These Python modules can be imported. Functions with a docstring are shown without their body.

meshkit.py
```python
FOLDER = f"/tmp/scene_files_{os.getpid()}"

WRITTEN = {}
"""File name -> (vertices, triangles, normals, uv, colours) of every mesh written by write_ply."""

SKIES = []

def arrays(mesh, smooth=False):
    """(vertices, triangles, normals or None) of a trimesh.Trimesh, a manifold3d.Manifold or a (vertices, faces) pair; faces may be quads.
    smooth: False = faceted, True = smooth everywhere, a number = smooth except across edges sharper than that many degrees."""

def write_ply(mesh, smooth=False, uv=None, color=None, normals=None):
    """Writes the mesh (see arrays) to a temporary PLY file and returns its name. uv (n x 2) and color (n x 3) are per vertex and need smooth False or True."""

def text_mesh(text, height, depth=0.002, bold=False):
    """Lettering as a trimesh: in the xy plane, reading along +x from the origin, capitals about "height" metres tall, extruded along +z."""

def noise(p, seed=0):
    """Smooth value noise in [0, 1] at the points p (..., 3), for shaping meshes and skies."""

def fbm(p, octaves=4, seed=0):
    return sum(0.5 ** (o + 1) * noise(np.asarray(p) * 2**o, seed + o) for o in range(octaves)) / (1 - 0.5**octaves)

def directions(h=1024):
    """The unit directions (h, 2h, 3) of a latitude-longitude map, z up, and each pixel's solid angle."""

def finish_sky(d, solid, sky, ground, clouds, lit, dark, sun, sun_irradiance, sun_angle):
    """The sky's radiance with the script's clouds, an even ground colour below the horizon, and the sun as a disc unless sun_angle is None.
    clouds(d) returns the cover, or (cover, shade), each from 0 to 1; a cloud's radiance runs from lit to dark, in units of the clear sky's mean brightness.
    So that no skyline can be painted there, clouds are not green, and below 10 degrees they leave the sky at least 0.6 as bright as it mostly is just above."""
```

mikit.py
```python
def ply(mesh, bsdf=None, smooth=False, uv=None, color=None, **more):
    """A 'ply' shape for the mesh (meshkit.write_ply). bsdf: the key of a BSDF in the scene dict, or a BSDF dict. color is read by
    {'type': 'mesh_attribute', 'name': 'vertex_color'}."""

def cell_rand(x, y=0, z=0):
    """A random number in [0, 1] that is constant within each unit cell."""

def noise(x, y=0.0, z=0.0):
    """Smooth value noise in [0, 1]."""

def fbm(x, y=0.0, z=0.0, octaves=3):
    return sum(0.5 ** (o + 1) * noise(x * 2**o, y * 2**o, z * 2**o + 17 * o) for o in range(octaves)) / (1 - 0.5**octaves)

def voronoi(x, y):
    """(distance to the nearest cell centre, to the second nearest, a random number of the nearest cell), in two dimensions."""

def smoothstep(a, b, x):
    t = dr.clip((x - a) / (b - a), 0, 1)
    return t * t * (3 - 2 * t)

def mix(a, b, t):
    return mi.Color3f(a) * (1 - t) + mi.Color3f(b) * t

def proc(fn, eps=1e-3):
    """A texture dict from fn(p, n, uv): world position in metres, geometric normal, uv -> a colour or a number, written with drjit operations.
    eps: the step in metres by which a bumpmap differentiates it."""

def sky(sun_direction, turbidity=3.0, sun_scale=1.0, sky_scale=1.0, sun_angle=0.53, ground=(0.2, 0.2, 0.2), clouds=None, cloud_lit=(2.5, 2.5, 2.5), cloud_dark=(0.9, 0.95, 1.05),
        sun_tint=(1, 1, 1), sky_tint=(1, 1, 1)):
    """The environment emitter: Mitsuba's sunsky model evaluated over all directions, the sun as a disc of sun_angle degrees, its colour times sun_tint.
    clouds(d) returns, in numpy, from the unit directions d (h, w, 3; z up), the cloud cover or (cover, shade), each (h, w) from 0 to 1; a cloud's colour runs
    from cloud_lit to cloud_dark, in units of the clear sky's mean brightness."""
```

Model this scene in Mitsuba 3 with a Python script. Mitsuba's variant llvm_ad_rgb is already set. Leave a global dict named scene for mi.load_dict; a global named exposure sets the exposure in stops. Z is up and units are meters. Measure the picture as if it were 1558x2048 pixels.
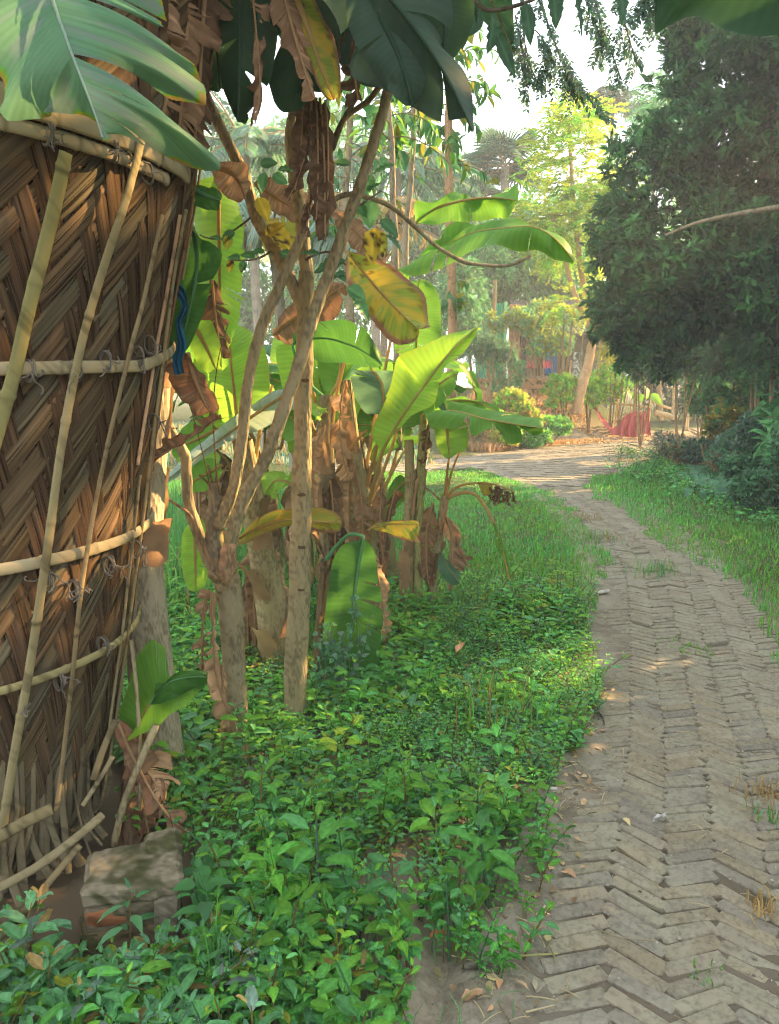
import math, numpy as np, trimesh, mitsuba as mi, drjit as dr
import mikit, meshkit
from mikit import proc, noise, fbm, smoothstep, mix
from mitsuba import ScalarTransform4f as T

# ------------------------------------------------------------------ camera, sky, air, exposure
FOC, PITCH, EYE = 1538.0, math.atan(254 / 1538), np.array([0.0, 0.0, 1.7])
scene, labels = {}, {}
scene['camera'] = {'type': 'perspective', 'fov': math.degrees(2 * math.atan(779 / FOC)), 'fov_axis': 'x',
                   'to_world': T().look_at(origin=EYE.tolist(), target=[0, math.cos(PITCH), 1.7 - math.sin(PITCH)], up=[0, 0, 1]),
                   'near_clip': 0.05, 'far_clip': 600.0, 'medium': {'type': 'ref', 'id': 'air'}}
SUN = np.array([0.80, 0.48, 0.40])
scene['sky_light'] = mikit.sky(SUN.tolist(), turbidity=4.0, sun_scale=1.5, sky_scale=1.0, sun_tint=(1.0, 0.86, 0.66), sky_tint=(.95, 1.0, 1.06), ground=(0.12, 0.13, 0.08),
                               clouds=lambda d: 0.93, cloud_lit=(1.66, 1.86, 2.1))
scene['air'] = {'type': 'homogeneous', 'albedo': {'type': 'rgb', 'value': [.93, .95, .97]}, 'sigma_t': 0.0036}
exposure = 4.0
RNG = np.random.default_rng(7)

# ------------------------------------------------------------------ geometry helpers
def ray(px, py):
    a, b = (px - 779) / FOC, -(py - 1024) / FOC
    return np.array([a, math.cos(PITCH) + b * math.sin(PITCH), -math.sin(PITCH) + b * math.cos(PITCH)])

def at(px, py, Y):
    """the point at depth Y metres on the line of sight of a photograph pixel"""
    r = ray(px, py)
    return EYE + r * (Y / r[1])

def ats(pts, Y=None):
    return np.array([at(p[0], p[1], p[2] if len(p) > 2 else Y) for p in pts])

def vn(p, s=1.0, seed=0):
    return meshkit.noise(np.asarray(p) * s, seed) * 2 - 1

def sstep(a, b, x):
    t = np.clip((np.asarray(x, float) - a) / (b - a), 0, 1)
    return t * t * (3 - 2 * t)

def unit(v):
    v = np.asarray(v, float)
    return v / np.maximum(np.linalg.norm(v, axis=-1, keepdims=True), 1e-9)

def resample(pts, n, t=None):
    """n points evenly along a smooth curve through pts"""
    pts = np.asarray(pts, float)
    d = np.r_[0, np.cumsum(np.linalg.norm(np.diff(pts, axis=0), axis=1))]
    d = d / max(d[-1], 1e-9)
    t = np.linspace(0, 1, n) if t is None else np.asarray(t)
    if len(pts) > 2:
        from scipy.interpolate import PchipInterpolator
        keep = np.r_[True, np.diff(d) > 1e-6]
        return PchipInterpolator(d[keep], pts[keep])(t)
    return np.stack([np.interp(t, d, pts[:, k]) for k in range(pts.shape[1])], 1)

class MB:
    """collects pieces of one mesh with vertex colours and uv"""
    def __init__(self):
        self.v, self.f, self.c, self.u, self.n = [], [], [], [], 0
    def add(self, v, f, c, uv=None):
        v = np.asarray(v, float); f = np.asarray(f, int)
        if f.shape[1] == 4:
            f = np.vstack([f[:, [0, 1, 2]], f[:, [0, 2, 3]]])
        self.v.append(v); self.f.append(f + self.n)
        self.c.append(np.broadcast_to(np.asarray(c, float), (len(v), 3)))
        self.u.append(np.zeros((len(v), 2)) if uv is None else np.asarray(uv, float))
        self.n += len(v)
        return self
    def arrays(self):
        return np.vstack(self.v), np.vstack(self.f), np.vstack(self.c), np.vstack(self.u)
    def shape(self, bsdf, smooth=True):
        return make_shape(self, bsdf, smooth)

COUNT = {}
def fresh(base):
    k = COUNT.get(base, 0); COUNT[base] = k + 1
    return base if k == 0 else f'{base}_{k:03d}'

def thing(name, label, cat, group=None, kind=None):
    key = fresh(name)
    labels[key] = {'label': label, 'category': cat}
    if group: labels[key]['group'] = group
    if kind: labels[key]['kind'] = kind
    return key

def put(mb, bsdf, key=None, parent=None, name=None, label=None, kind=None, smooth=True):
    if key is None:
        key = fresh(f'{parent}__{name}')
    scene[key] = mb.shape(bsdf, smooth)
    if label or kind:
        d = labels.setdefault(key, {})
        if label: d['label'] = label
        if kind: d['kind'] = kind
    return key

def structure(name, mb, bsdf, label, smooth=True):
    key = fresh(name)
    scene[key] = mb.shape(bsdf, smooth)
    labels[key] = {'label': label, 'kind': 'structure'}
    return key

def stuff(name, mb, bsdf, label, cat, smooth=True):
    key = fresh(name)
    scene[key] = mb.shape(bsdf, smooth)
    labels[key] = {'label': label, 'category': cat, 'kind': 'stuff'}
    return key

def frames(P):
    t = unit(np.gradient(P, axis=0))
    a = np.cross(t[0], [0, 0, 1.0]) if abs(t[0][2]) < 0.95 else np.cross(t[0], [0, 1.0, 0])
    a = unit(a); A = [a]
    for k in range(1, len(P)):
        a = unit(a - t[k] * (a @ t[k])); A.append(a)
    A = np.array(A)
    return t, A, np.cross(t, A)

def sweep(mb, P, R, col, sides=10, rough=0.0, rs=18.0, seed=0, flat=1.0, up=None, cap=True, colvar=0.0):
    """a tube along P with radii R; flat < 1 squashes it along the second axis (up gives that axis)"""
    P = np.asarray(P, float); n = len(P); R = np.broadcast_to(np.asarray(R, float), (n,))
    t, A, B = frames(P)
    if up is not None:
        B = np.broadcast_to(np.asarray(up, float), P.shape); B = unit(B - t * (B * t).sum(1, keepdims=True)); A = np.cross(B, t)
    ang = np.arange(sides) * 2 * np.pi / sides
    ring = np.cos(ang)[None, :, None] * A[:, None] + flat * np.sin(ang)[None, :, None] * B[:, None]
    v = P[:, None] + ring * R[:, None, None]
    if rough:
        v = v + ring * (R[:, None, None] * rough * vn(v, rs, seed)[..., None])
    L = np.r_[0, np.cumsum(np.linalg.norm(np.diff(P, axis=0), axis=1))]
    uv = np.stack(np.broadcast_arrays(L[:, None], (ang / (2 * np.pi))[None]), -1)
    c = np.broadcast_to(np.asarray(col, float).reshape((-1, 1, 3) if np.ndim(col) == 2 else (1, 1, 3)), v.shape)
    if colvar:
        c = c * (1 + colvar * vn(v, rs * 0.4, seed + 3))[..., None]
    i, j = np.meshgrid(np.arange(n - 1), np.arange(sides), indexing='ij')
    q = np.stack([i * sides + j, i * sides + (j + 1) % sides, (i + 1) * sides + (j + 1) % sides, (i + 1) * sides + j], -1).reshape(-1, 4)
    v, c, uv = v.reshape(-1, 3), c.reshape(-1, 3), uv.reshape(-1, 2)
    f = np.vstack([q[:, [0, 1, 2]], q[:, [0, 2, 3]]])
    if cap:
        m = len(v)
        v = np.vstack([v, P[:1], P[-1:]]); c = np.vstack([c, c[:1], c[-1:]]); uv = np.vstack([uv, uv[:1], uv[-1:]])
        jj = np.arange(sides); k = (n - 1) * sides
        f = np.vstack([f, np.stack([jj * 0 + m, (jj + 1) % sides, jj], 1), np.stack([jj * 0 + m + 1, k + jj, k + (jj + 1) % sides], 1)])
    return mb.add(v, f, c, uv)

def grid(mb, V, C, uv=None):
    """V (n, m, 3) as a sheet"""
    n, m = V.shape[:2]
    i, j = np.meshgrid(np.arange(n - 1), np.arange(m - 1), indexing='ij')
    q = np.stack([i * m + j, (i + 1) * m + j, (i + 1) * m + j + 1, i * m + j + 1], -1).reshape(-1, 4)
    return mb.add(V.reshape(-1, 3), q, np.broadcast_to(C, V.shape).reshape(-1, 3), None if uv is None else uv.reshape(-1, 2))

def box(mb, c, half, col, axes=None, bevel=0.0, jitter=0.0, seed=0):
    """a chamfered box; axes = rows of the three unit axes"""
    axes = np.eye(3) if axes is None else np.asarray(axes)
    h = np.asarray(half, float); b = min(bevel, 0.45 * h.min())
    pts = []
    for sx in (-1, 1):
        for sy in (-1, 1):
            for sz in (-1, 1):
                for k in range(3):
                    p = h - b; p[k] = h[k]; pts.append(p * [sx, sy, sz])
    pts = np.array(pts) if b > 0 else np.array([[x, y, z] for x in (-1, 1) for y in (-1, 1) for z in (-1, 1)]) * h
    if jitter:
        pts = pts + np.random.default_rng(seed).normal(0, jitter, pts.shape)
    hull = trimesh.convex.convex_hull(pts)
    V, F = np.array(hull.vertices), np.array(hull.faces)
    tri = V[F].reshape(-1, 3)                       # flat faces
    uv = tri[:, :2]
    return mb.add(tri @ axes + np.asarray(c), np.arange(len(tri)).reshape(-1, 3), col, uv)

# leaf templates: x along, y across, z out of the leaf
def tmpl(rows, droop=0.12, fold=0.12):
    v, f, u = [[0, 0, 0]], [], [[0, 0]]
    for (x, w) in rows:
        z = -droop * x * x
        v += [[x, w, z + fold * abs(w)], [x, 0, z], [x, -w, z + fold * abs(w)]]; u += [[x, 1], [x, 0], [x, -1]]
    v.append([1, 0, -droop]); u.append([1, 0]); e = len(v) - 1
    f += [[0, 2, 1], [0, 3, 2]]
    for k in range(len(rows) - 1):
        a = 1 + 3 * k; b = a + 3
        f += [[a, a + 1, b + 1], [a, b + 1, b], [a + 1, a + 2, b + 2], [a + 1, b + 2, b + 1]]
    a = 1 + 3 * (len(rows) - 1)
    f += [[a, a + 1, e], [a + 1, a + 2, e]]
    return np.array(v, float), np.array(f), np.array(u, float)
LANCE = tmpl([(0.45, 0.5)], 0.15, 0.25)
LANCE2 = tmpl([(0.3, 0.46), (0.68, 0.36)], 0.22, 0.25)
OVATE = tmpl([(0.12, 0.3), (0.34, 0.5), (0.66, 0.33)], 0.22, 0.28)

def veined():
    """a pointed leaf whose blade puckers between its side veins, for plants close by"""
    xs = np.array([.06, .17, .29, .42, .55, .69, .85]); w = .5 * np.sin(np.pi * xs ** .75) ** .85
    v, u, tn = [[0, 0, 0]], [[0, 0]], [1.0]
    for k, (x, ww) in enumerate(zip(xs, w)):
        for q in (1, .5, 0, -.5, -1):
            pk = (.035 if k % 2 else -.02) * (1 if abs(q) == .5 else .4 if q else 0)
            v.append([x + .05 * abs(q), ww * q * (1 + .06 * (k % 2)), (-.22 * x * x) if q == 0 and x > .1 else (.26 * abs(q) * ww + pk + .03)]); u.append([x, q]); tn.append(1.35 if q == 0 else (.86 if k % 2 else 1.08))
    v.append([1, 0, -.22]); u.append([1, 0]); tn.append(1.1); e = len(v) - 1; f = []
    for j in range(4): f.append([0, 1 + j + 1, 1 + j])
    for k in range(len(xs) - 1):
        for j in range(4):
            a = 1 + 5 * k + j; b = a + 5; f += [[a, a + 1, b + 1], [a, b + 1, b]]
    a = 1 + 5 * (len(xs) - 1)
    for j in range(4): f.append([a + j, a + j + 1, e])
    return np.array(v, float), np.array(f), np.array(u, float), np.array(tn)
VEINED = veined()

def leaves(mb, P, D, N, L, W, col, template=LANCE):
    """many leaves at once: P base points, D direction, N upper normal, L length, W width"""
    P, D, N = np.asarray(P, float), unit(D), np.asarray(N, float)
    n = len(P)
    S = unit(np.cross(N, D)); N = np.cross(D, S)
    L, W = np.broadcast_to(L, (n,)), np.broadcast_to(W, (n,))
    tv, tf, tu = template[:3]
    v = P[:, None] + (L[:, None] * tv[None, :, 0])[..., None] * D[:, None] + (W[:, None] * tv[None, :, 1])[..., None] * S[:, None] \
        + (L[:, None] * tv[None, :, 2] * 0 + np.where(tv[None, :, 2] < 0, L[:, None], W[:, None]) * tv[None, :, 2])[..., None] * N[:, None]
    f = (tf[None] + (np.arange(n) * len(tv))[:, None, None]).reshape(-1, 3)
    c = np.repeat(np.broadcast_to(np.asarray(col, float), (n, 3)), len(tv), 0)
    if len(template) > 3: c = c * np.tile(template[3], n)[:, None]
    return mb.add(v.reshape(-1, 3), f, c, np.tile(tu, (n, 1)))

def rdir(n, rng, zmin=-1, zmax=1):
    z = rng.uniform(zmin, zmax, n); a = rng.uniform(0, 2 * np.pi, n); r = np.sqrt(np.maximum(1 - z * z, 0))
    return np.stack([r * np.cos(a), r * np.sin(a), z], 1)

def tint(base, n, rng, v=0.25, h=0.12):
    """n colour variants of base"""
    c = np.asarray(base, float)[None] * np.exp(rng.normal(0, v, (n, 1))) * np.exp(rng.normal(0, h, (n, 3)) * [1, 0.4, 1])
    return c

# ------------------------------------------------------------------ the lie of the land
ROADX, ROADY = [-30, 1.5, 4.6, 8.6, 11.5, 40], [6, 18.0, 22.0, 24.3, 28.0, 60]
LNX, LNY = [-30, 1.2, 1.7, 2.1, 2.5, 3.3, 3.8, 4.8, 7.4, 10, 16, 40], [3, 15.6, 16.2, 14.6, 12.9, 12.9, 14.4, 15.5, 20.4, 24.2, 31, 57]     # the lane's near edge
def lane_near(x): return np.interp(x, LNX, LNY)
def gz(x, y):
    """height of the ground"""
    x, y = np.asarray(x, float), np.asarray(y, float)
    z = np.interp(y, [0, 2.8, 3.6, 4.8, 6.2, 8, 12, 20], [0, 0, -.09, -.17, -.1, -.05, 0, 0])
    d = (y - np.interp(x, ROADX, ROADY)) * 0.85
    bank = 1.5 * sstep(0.8, 3.2, d) * sstep(10.5, 5.5, x) * sstep(0.5, 2.5, x)
    right = 0.25 * sstep(0.6, 3.0, x - np.interp(y, [0, 2, 5, 9, 14, 18, 22], [1.6, 1.7, 2.8, 3.5, 4.6, 8.0, 14]))
    return z + bank + right
def on(x, y, dz=0.0):
    return np.stack([np.asarray(x, float), np.asarray(y, float), gz(x, y) + dz], -1)
PATHC = np.array([(0.55, -1.0), (0.78, 1.0), (0.92, 1.8), (1.03, 2.2), (1.2, 2.65), (1.53, 3.57), (1.77, 4.3), (2.22, 5.8), (2.55, 7.0), (2.82, 8.6), (2.97, 11.0), (2.98, 12.8), (2.9, 14.6), (2.8, 16.5)])
PATHC = resample(PATHC, 260)
PATHT = unit(np.gradient(PATHC, axis=0)); PATHN = np.stack([PATHT[:, 1], -PATHT[:, 0]], 1)       # to the right
PATHS = np.r_[0, np.cumsum(np.linalg.norm(np.diff(PATHC, axis=0), axis=1))]
def path_at(s, t):
    """the point s metres along the path, t metres to its right, and the path's direction there"""
    c = np.stack([np.interp(s, PATHS, PATHC[:, k]) for k in (0, 1)], -1)
    n = unit(np.stack([np.interp(s, PATHS, PATHN[:, k]) for k in (0, 1)], -1))
    return c + n * np.asarray(t)[..., None], n
from scipy.spatial import cKDTree
_pt = cKDTree(PATHC)
def path_off(x, y):
    """signed distance to the right of the path's middle line"""
    q = np.stack([x, y], -1); d, i = _pt.query(q)
    return ((q - PATHC[i]) * PATHN[i]).sum(-1) * 0 + np.sign(((q - PATHC[i]) * PATHN[i]).sum(-1)) * d
# ------------------------------------------------------------------ materials
# Meshes that share a BSDF render fast only without colour attributes, so a vertex's own colour travels in its uv:
# u = place on a ramp of hues, v = brightness.
def two(b): return {'type': 'twosided', 'bsdf': b}
def rgb(*c): return {'type': 'rgb', 'value': list(c)}
LUM = np.array([.3, .55, .15])
RAMP = {'L': np.array([[.38, .44, .38], [.12, .22, .15], [.065, .20, .05], [.12, .34, .05], [.30, .52, .05], [.50, .50, .07], [.62, .45, .05], [.52, .36, .17], [.46, .28, .16], [.46, .20, .10]]),
        'S': np.array([[.62, .60, .56], [.36, .315, .24], [.62, .50, .27], [.40, .38, .15], [.42, .32, .17], [.27, .165, .095], [.27, .14, .07], [.36, .11, .045]])}
RAMP = {k: a / (a @ LUM)[:, None] for k, a in RAMP.items()}
def encode(c, ramp):
    """vertex colours -> (place on the ramp, brightness)"""
    c = np.maximum(np.asarray(c, float), 1e-4); lum = c @ LUM; R = RAMP[ramp]; t = np.linspace(0, len(R) - 1, 24 * (len(R) - 1) + 1)
    S = np.log(np.stack([np.interp(t, np.arange(len(R)), R[:, k]) for k in range(3)], 1)) * [1, 1, .6]
    _, i = cKDTree(S).query(np.log(c / lum[:, None]) * [1, 1, .6])
    return np.stack([t[i], lum], 1)
def ramp_colour(uv, ramp):
    R = RAMP[ramp]; out = mi.Color3f(*R[0].tolist())
    for k in range(len(R) - 1):
        w = dr.clip(uv.x - k, 0, 1); out = out + mi.Color3f(*(R[k + 1] - R[k]).tolist()) * w
    return out * uv.y
def n2(x, y):
    """smooth value noise of two variables (cheaper to compile than three)"""
    x, y = mi.Float(x), mi.Float(y)
    i, j = dr.floor(x), dr.floor(y)
    a, b = x - i, y - j
    a, b = a * a * (3 - 2 * a), b * b * (3 - 2 * b)
    X, Y = mi.UInt32(mi.Int32(i) + 100000) * 374761393, mi.UInt32(mi.Int32(j) + 100000) * 668265263
    def h(u):
        u = (u ^ (u >> 13)) * 1274126177
        return mi.Float((u ^ (u >> 16)) & 0xFFFF) / 65535.0
    X1, Y1 = X + 374761393, Y + 668265263
    return dr.lerp(dr.lerp(h(X + Y), h(X1 + Y), a), dr.lerp(h(X + Y1), h(X1 + Y1), a), b)
def skew(p, s, sz):
    return p.x * s + p.z * (.63 * sz), p.y * s + p.z * (.81 * sz)
def col_leaf(p, n, uv): return ramp_colour(uv, 'L')
def col_solid(p, n, uv):
    a, b = skew(p, 55.0, 55.0)
    return ramp_colour(uv, 'S') * (1.08 - 0.45 * smoothstep(.5, .85, .5 * n2(a, b) + .5 * n2(a * .3 + 5, b * .3)))
def col_bark(p, n, uv):
    a = p.x * 130.0 + p.y * 95.0
    return ramp_colour(uv, 'S') * (1.12 - .5 * smoothstep(.38, .8, .45 * n2(a, p.z * 52.0) + .3 * n2(a * .3, p.z * 14.0) + .25 * n2(a * .06, p.z * 5.0)))
def col_splint(p, n, uv, kk):
    """split bamboo: fine dark fissures along the strip, in the basket's own angle and height"""
    u = dr.atan2(p.y - 2.75, p.x + 1.75) * .9; a = (u + kk * p.z) * (1 / math.sqrt(1 + kk * kk)); l = p.z * 3.0
    f = .55 * n2(a * 420.0, l * 2.0) + .45 * n2(a * 170.0, l)
    return ramp_colour(uv, 'S') * (1.12 - .26 * smoothstep(.4, .62, f) - .55 * smoothstep(.69, .75, f))
def col_splint_v(p, n, uv): return col_splint(p, n, uv, .30)
def col_splint_d(p, n, uv): return col_splint(p, n, uv, -.85)
def bark_grain(p, n, uv): return n2(p.x * 95.0 + p.y * 70.0, p.z * 26.0) + .5 * n2(p.x * 20.0, p.z * 75.0)
def col_paver(p, n, uv):
    w = smoothstep(.34, .72, .5 * n2(p.x * 6.0, p.y * 6.0) + .3 * n2(p.x * 19.0, p.y * 19.0) + .2 * n2(p.x * 60.0, p.y * 60.0)) * .5
    g = .5 * n2(p.x * 150.0, p.y * 150.0) + .5 * n2(p.x * 62.0 + 3.0, p.y * 62.0)
    return (ramp_colour(uv, 'S') * (1 - w) + mi.Color3f(.30, .278, .20) * w) * (1.1 - .2 * smoothstep(.35, .7, g) - .12 * smoothstep(.68, .8, g))
def iso_grain(p, n, uv):
    a, b = skew(p, 60.0, 60.0)
    return .6 * n2(a, b) + .4 * n2(a * 2.6, b * 2.6)
def col_mossy(p, n, uv):
    a, b = skew(p, 11.0, 11.0); w = smoothstep(.4, .66, .55 * n2(a, b) + .45 * n2(a * 3.1, b * 3.1)) * .9
    return (ramp_colour(uv, 'S') * (1 - w) + mi.Color3f(.065, .068, .026) * w) * (1.15 - .5 * n2(a * 6.0, b * 6.0))
LEAFC = proc(col_leaf)
def leafy(gloss, trans):
    return {'type': 'blendbsdf', 'weight': trans, 'a': two(gloss), 'b': {'type': 'principledthin', 'base_color': LEAFC, 'roughness': 0.6, 'diff_trans': 2.0, 'spec_trans': 0.0}}
scene['leaf'] = leafy({'type': 'principled', 'base_color': LEAFC, 'roughness': 0.5, 'specular': 0.13}, 0.45)
scene['tree_leaf'] = leafy({'type': 'diffuse', 'reflectance': LEAFC}, 0.4)
scene['banana'] = leafy({'type': 'principled', 'base_color': LEAFC, 'roughness': 0.5, 'specular': 0.2}, 0.5)
scene['dry'] = leafy({'type': 'diffuse', 'reflectance': LEAFC}, 0.25)
scene['solid'] = two({'type': 'diffuse', 'reflectance': proc(col_solid)})
scene['splint_v'] = two({'type': 'diffuse', 'reflectance': proc(col_splint_v)})
scene['splint_d'] = two({'type': 'diffuse', 'reflectance': proc(col_splint_d)})
scene['bark'] = two({'type': 'bumpmap', 'scale': 0.005, 'tex': proc(bark_grain), 'bsdf': {'type': 'diffuse', 'reflectance': proc(col_bark)}})
scene['paver'] = two({'type': 'bumpmap', 'scale': 0.005, 'tex': proc(iso_grain), 'bsdf': {'type': 'diffuse', 'reflectance': proc(col_paver)}})
scene['masonry'] = two({'type': 'bumpmap', 'scale': 0.008, 'tex': proc(iso_grain), 'bsdf': {'type': 'diffuse', 'reflectance': proc(col_mossy)}})
def col_dirt(p, n, uv): return .25 * smoothstep(.5, .8, n2(uv.x * 3.2, uv.y * 3.2)) + .5 * smoothstep(.42, .75, .45 * n2(uv.x * .16, uv.y * .16) + .35 * n2(uv.x * .6, uv.y * .6) + .2 * n2(uv.x * 2, uv.y * 2))
def dirt_grain(p, n, uv): return .6 * n2(uv.x, uv.y) + .4 * n2(uv.x * 2.6, uv.y * 2.6)
VC = {'type': 'mesh_attribute', 'name': 'vertex_color'}
scene['dirt'] = two({'type': 'bumpmap', 'scale': 0.008, 'tex': proc(dirt_grain), 'bsdf': {'type': 'blendbsdf', 'weight': proc(col_dirt), 'a': {'type': 'diffuse', 'reflectance': VC}, 'b': {'type': 'diffuse', 'reflectance': rgb(.15, .12, .08)}}})
# kind of surface -> (BSDF, ramp)
KINDS = {'tree_leaf': ('tree_leaf', 'L'), 'leaf': ('leaf', 'L'), 'grass': ('leaf', 'L'), 'banana_leaf': ('banana', 'L'), 'stalk': ('leaf', 'L'), 'dry_leaf': ('dry', 'L'), 'bark': ('bark', 'S'), 'fibre': ('solid', 'S'), 'splint_v': ('splint_v', 'S'), 'splint_d': ('splint_d', 'S'),
         'bamboo': ('solid', 'S'), 'plain': ('solid', 'S'), 'paver': ('paver', 'S'), 'masonry': ('masonry', 'S'), 'dirt': ('dirt', None)}
def make_shape(mb, kind, smooth):
    v, f, c, u = mb.arrays()
    m = trimesh.Trimesh(v, f, process=False)
    if kind == 'dirt':
        return mikit.ply(m, 'dirt', smooth=smooth, uv=v[:, :2] * 46.0, color=np.clip(c, 0, 1))
    if kind.startswith('#'):                                          # one even colour of its own
        key = 'colour_' + kind[1:]
        scene.setdefault(key, two({'type': 'diffuse', 'reflectance': rgb(*[int(kind[k:k + 2], 16) / 255 for k in (1, 3, 5)])}))
        return mikit.ply(m, key, smooth=smooth, uv=u)
    b, ramp = KINDS[kind]
    if kind in ('bark', 'paver', 'masonry'): c = np.broadcast_to(c.mean(0), c.shape)   # a bump needs uv that is even or well spread
    return mikit.ply(m, b, smooth=smooth, uv=encode(c, ramp))
# ------------------------------------------------------------------ haze, ground, path
scene['haze'] = {'type': 'cube', 'to_world': T().translate([0, 55, 12]).scale([95, 85, 14]), 'bsdf': {'type': 'null'}, 'interior': {'type': 'ref', 'id': 'air'}}
labels['haze'] = {'label': 'thin morning haze hanging over the lane', 'category': 'haze', 'kind': 'stuff'}

def spaced(a, b, fine, lo, hi, ratio=1.25, step=0.3):
    up, down, s = [b], [a], step
    while up[-1] < hi: up.append(up[-1] + s); s *= ratio
    s = step
    while down[-1] > lo: down.append(down[-1] - s); s *= ratio
    return np.r_[down[:0:-1], np.arange(a, b, fine), up]
gx, gy = spaced(-2.4, 6.5, 0.075, -120, 120), np.r_[spaced(0.6, 9.0, 0.06, -40, 12, 1.25, 0.1), np.geomspace(12.6, 260, 60)]
GX, GY = np.meshgrid(gx, gy, indexing='ij')
GXf, GYf = GX.ravel(), GY.ravel()
off = path_off(GXf, GYf)
P3 = np.stack([GXf, GYf, 0 * GXf], 1)
z = gz(GXf, GYf) + 0.035 * vn(P3, 1.7, 1) + 0.012 * vn(P3, 9, 2)
onpath = (np.abs(off) < 0.85) & (GYf < 16)
z = np.where(onpath, gz(GXf, GYf) - 0.035, z)
inroad = sstep(-.15, .35, GYf - lane_near(GXf)) * sstep(.4, -.1, GYf - np.interp(GXf, ROADX, ROADY)) * (GXf > -1.2)
z = z * (1 - inroad) + inroad * (gz(GXf, GYf) - 0.03)
dirt, soil, grassy = np.array([.34, .285, .205]), np.array([.16, .12, .075]), np.array([.06, .085, .03])
t1 = sstep(1.35, 0.75, np.abs(off) + 0.25 * vn(P3, 3, 3))[:, None]
col = soil * (1 - t1) + dirt * t1
t2 = (sstep(4.2, 6.8, GYf) * sstep(0.6, 1.0, np.abs(off) + 0.15 * vn(P3, 4, 5)))[:, None]
col = col * (1 - t2) + grassy * t2
t3 = np.maximum(inroad, sstep(0.0, .6, GYf - np.interp(GXf, ROADX, ROADY)) * sstep(2.6, 1.2, GYf - np.interp(GXf, ROADX, ROADY)) * (GXf > 3.2))[:, None]
col = col * (1 - t3) + np.array([.42, .32, .21]) * t3
mb = MB(); grid(mb, np.stack([GXf, GYf, z], 1).reshape(GX.shape + (3,)), col.reshape(GX.shape + (3,)))
structure('ground', mb, 'dirt', 'bare brown soil under the plants beside the lane')

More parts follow.
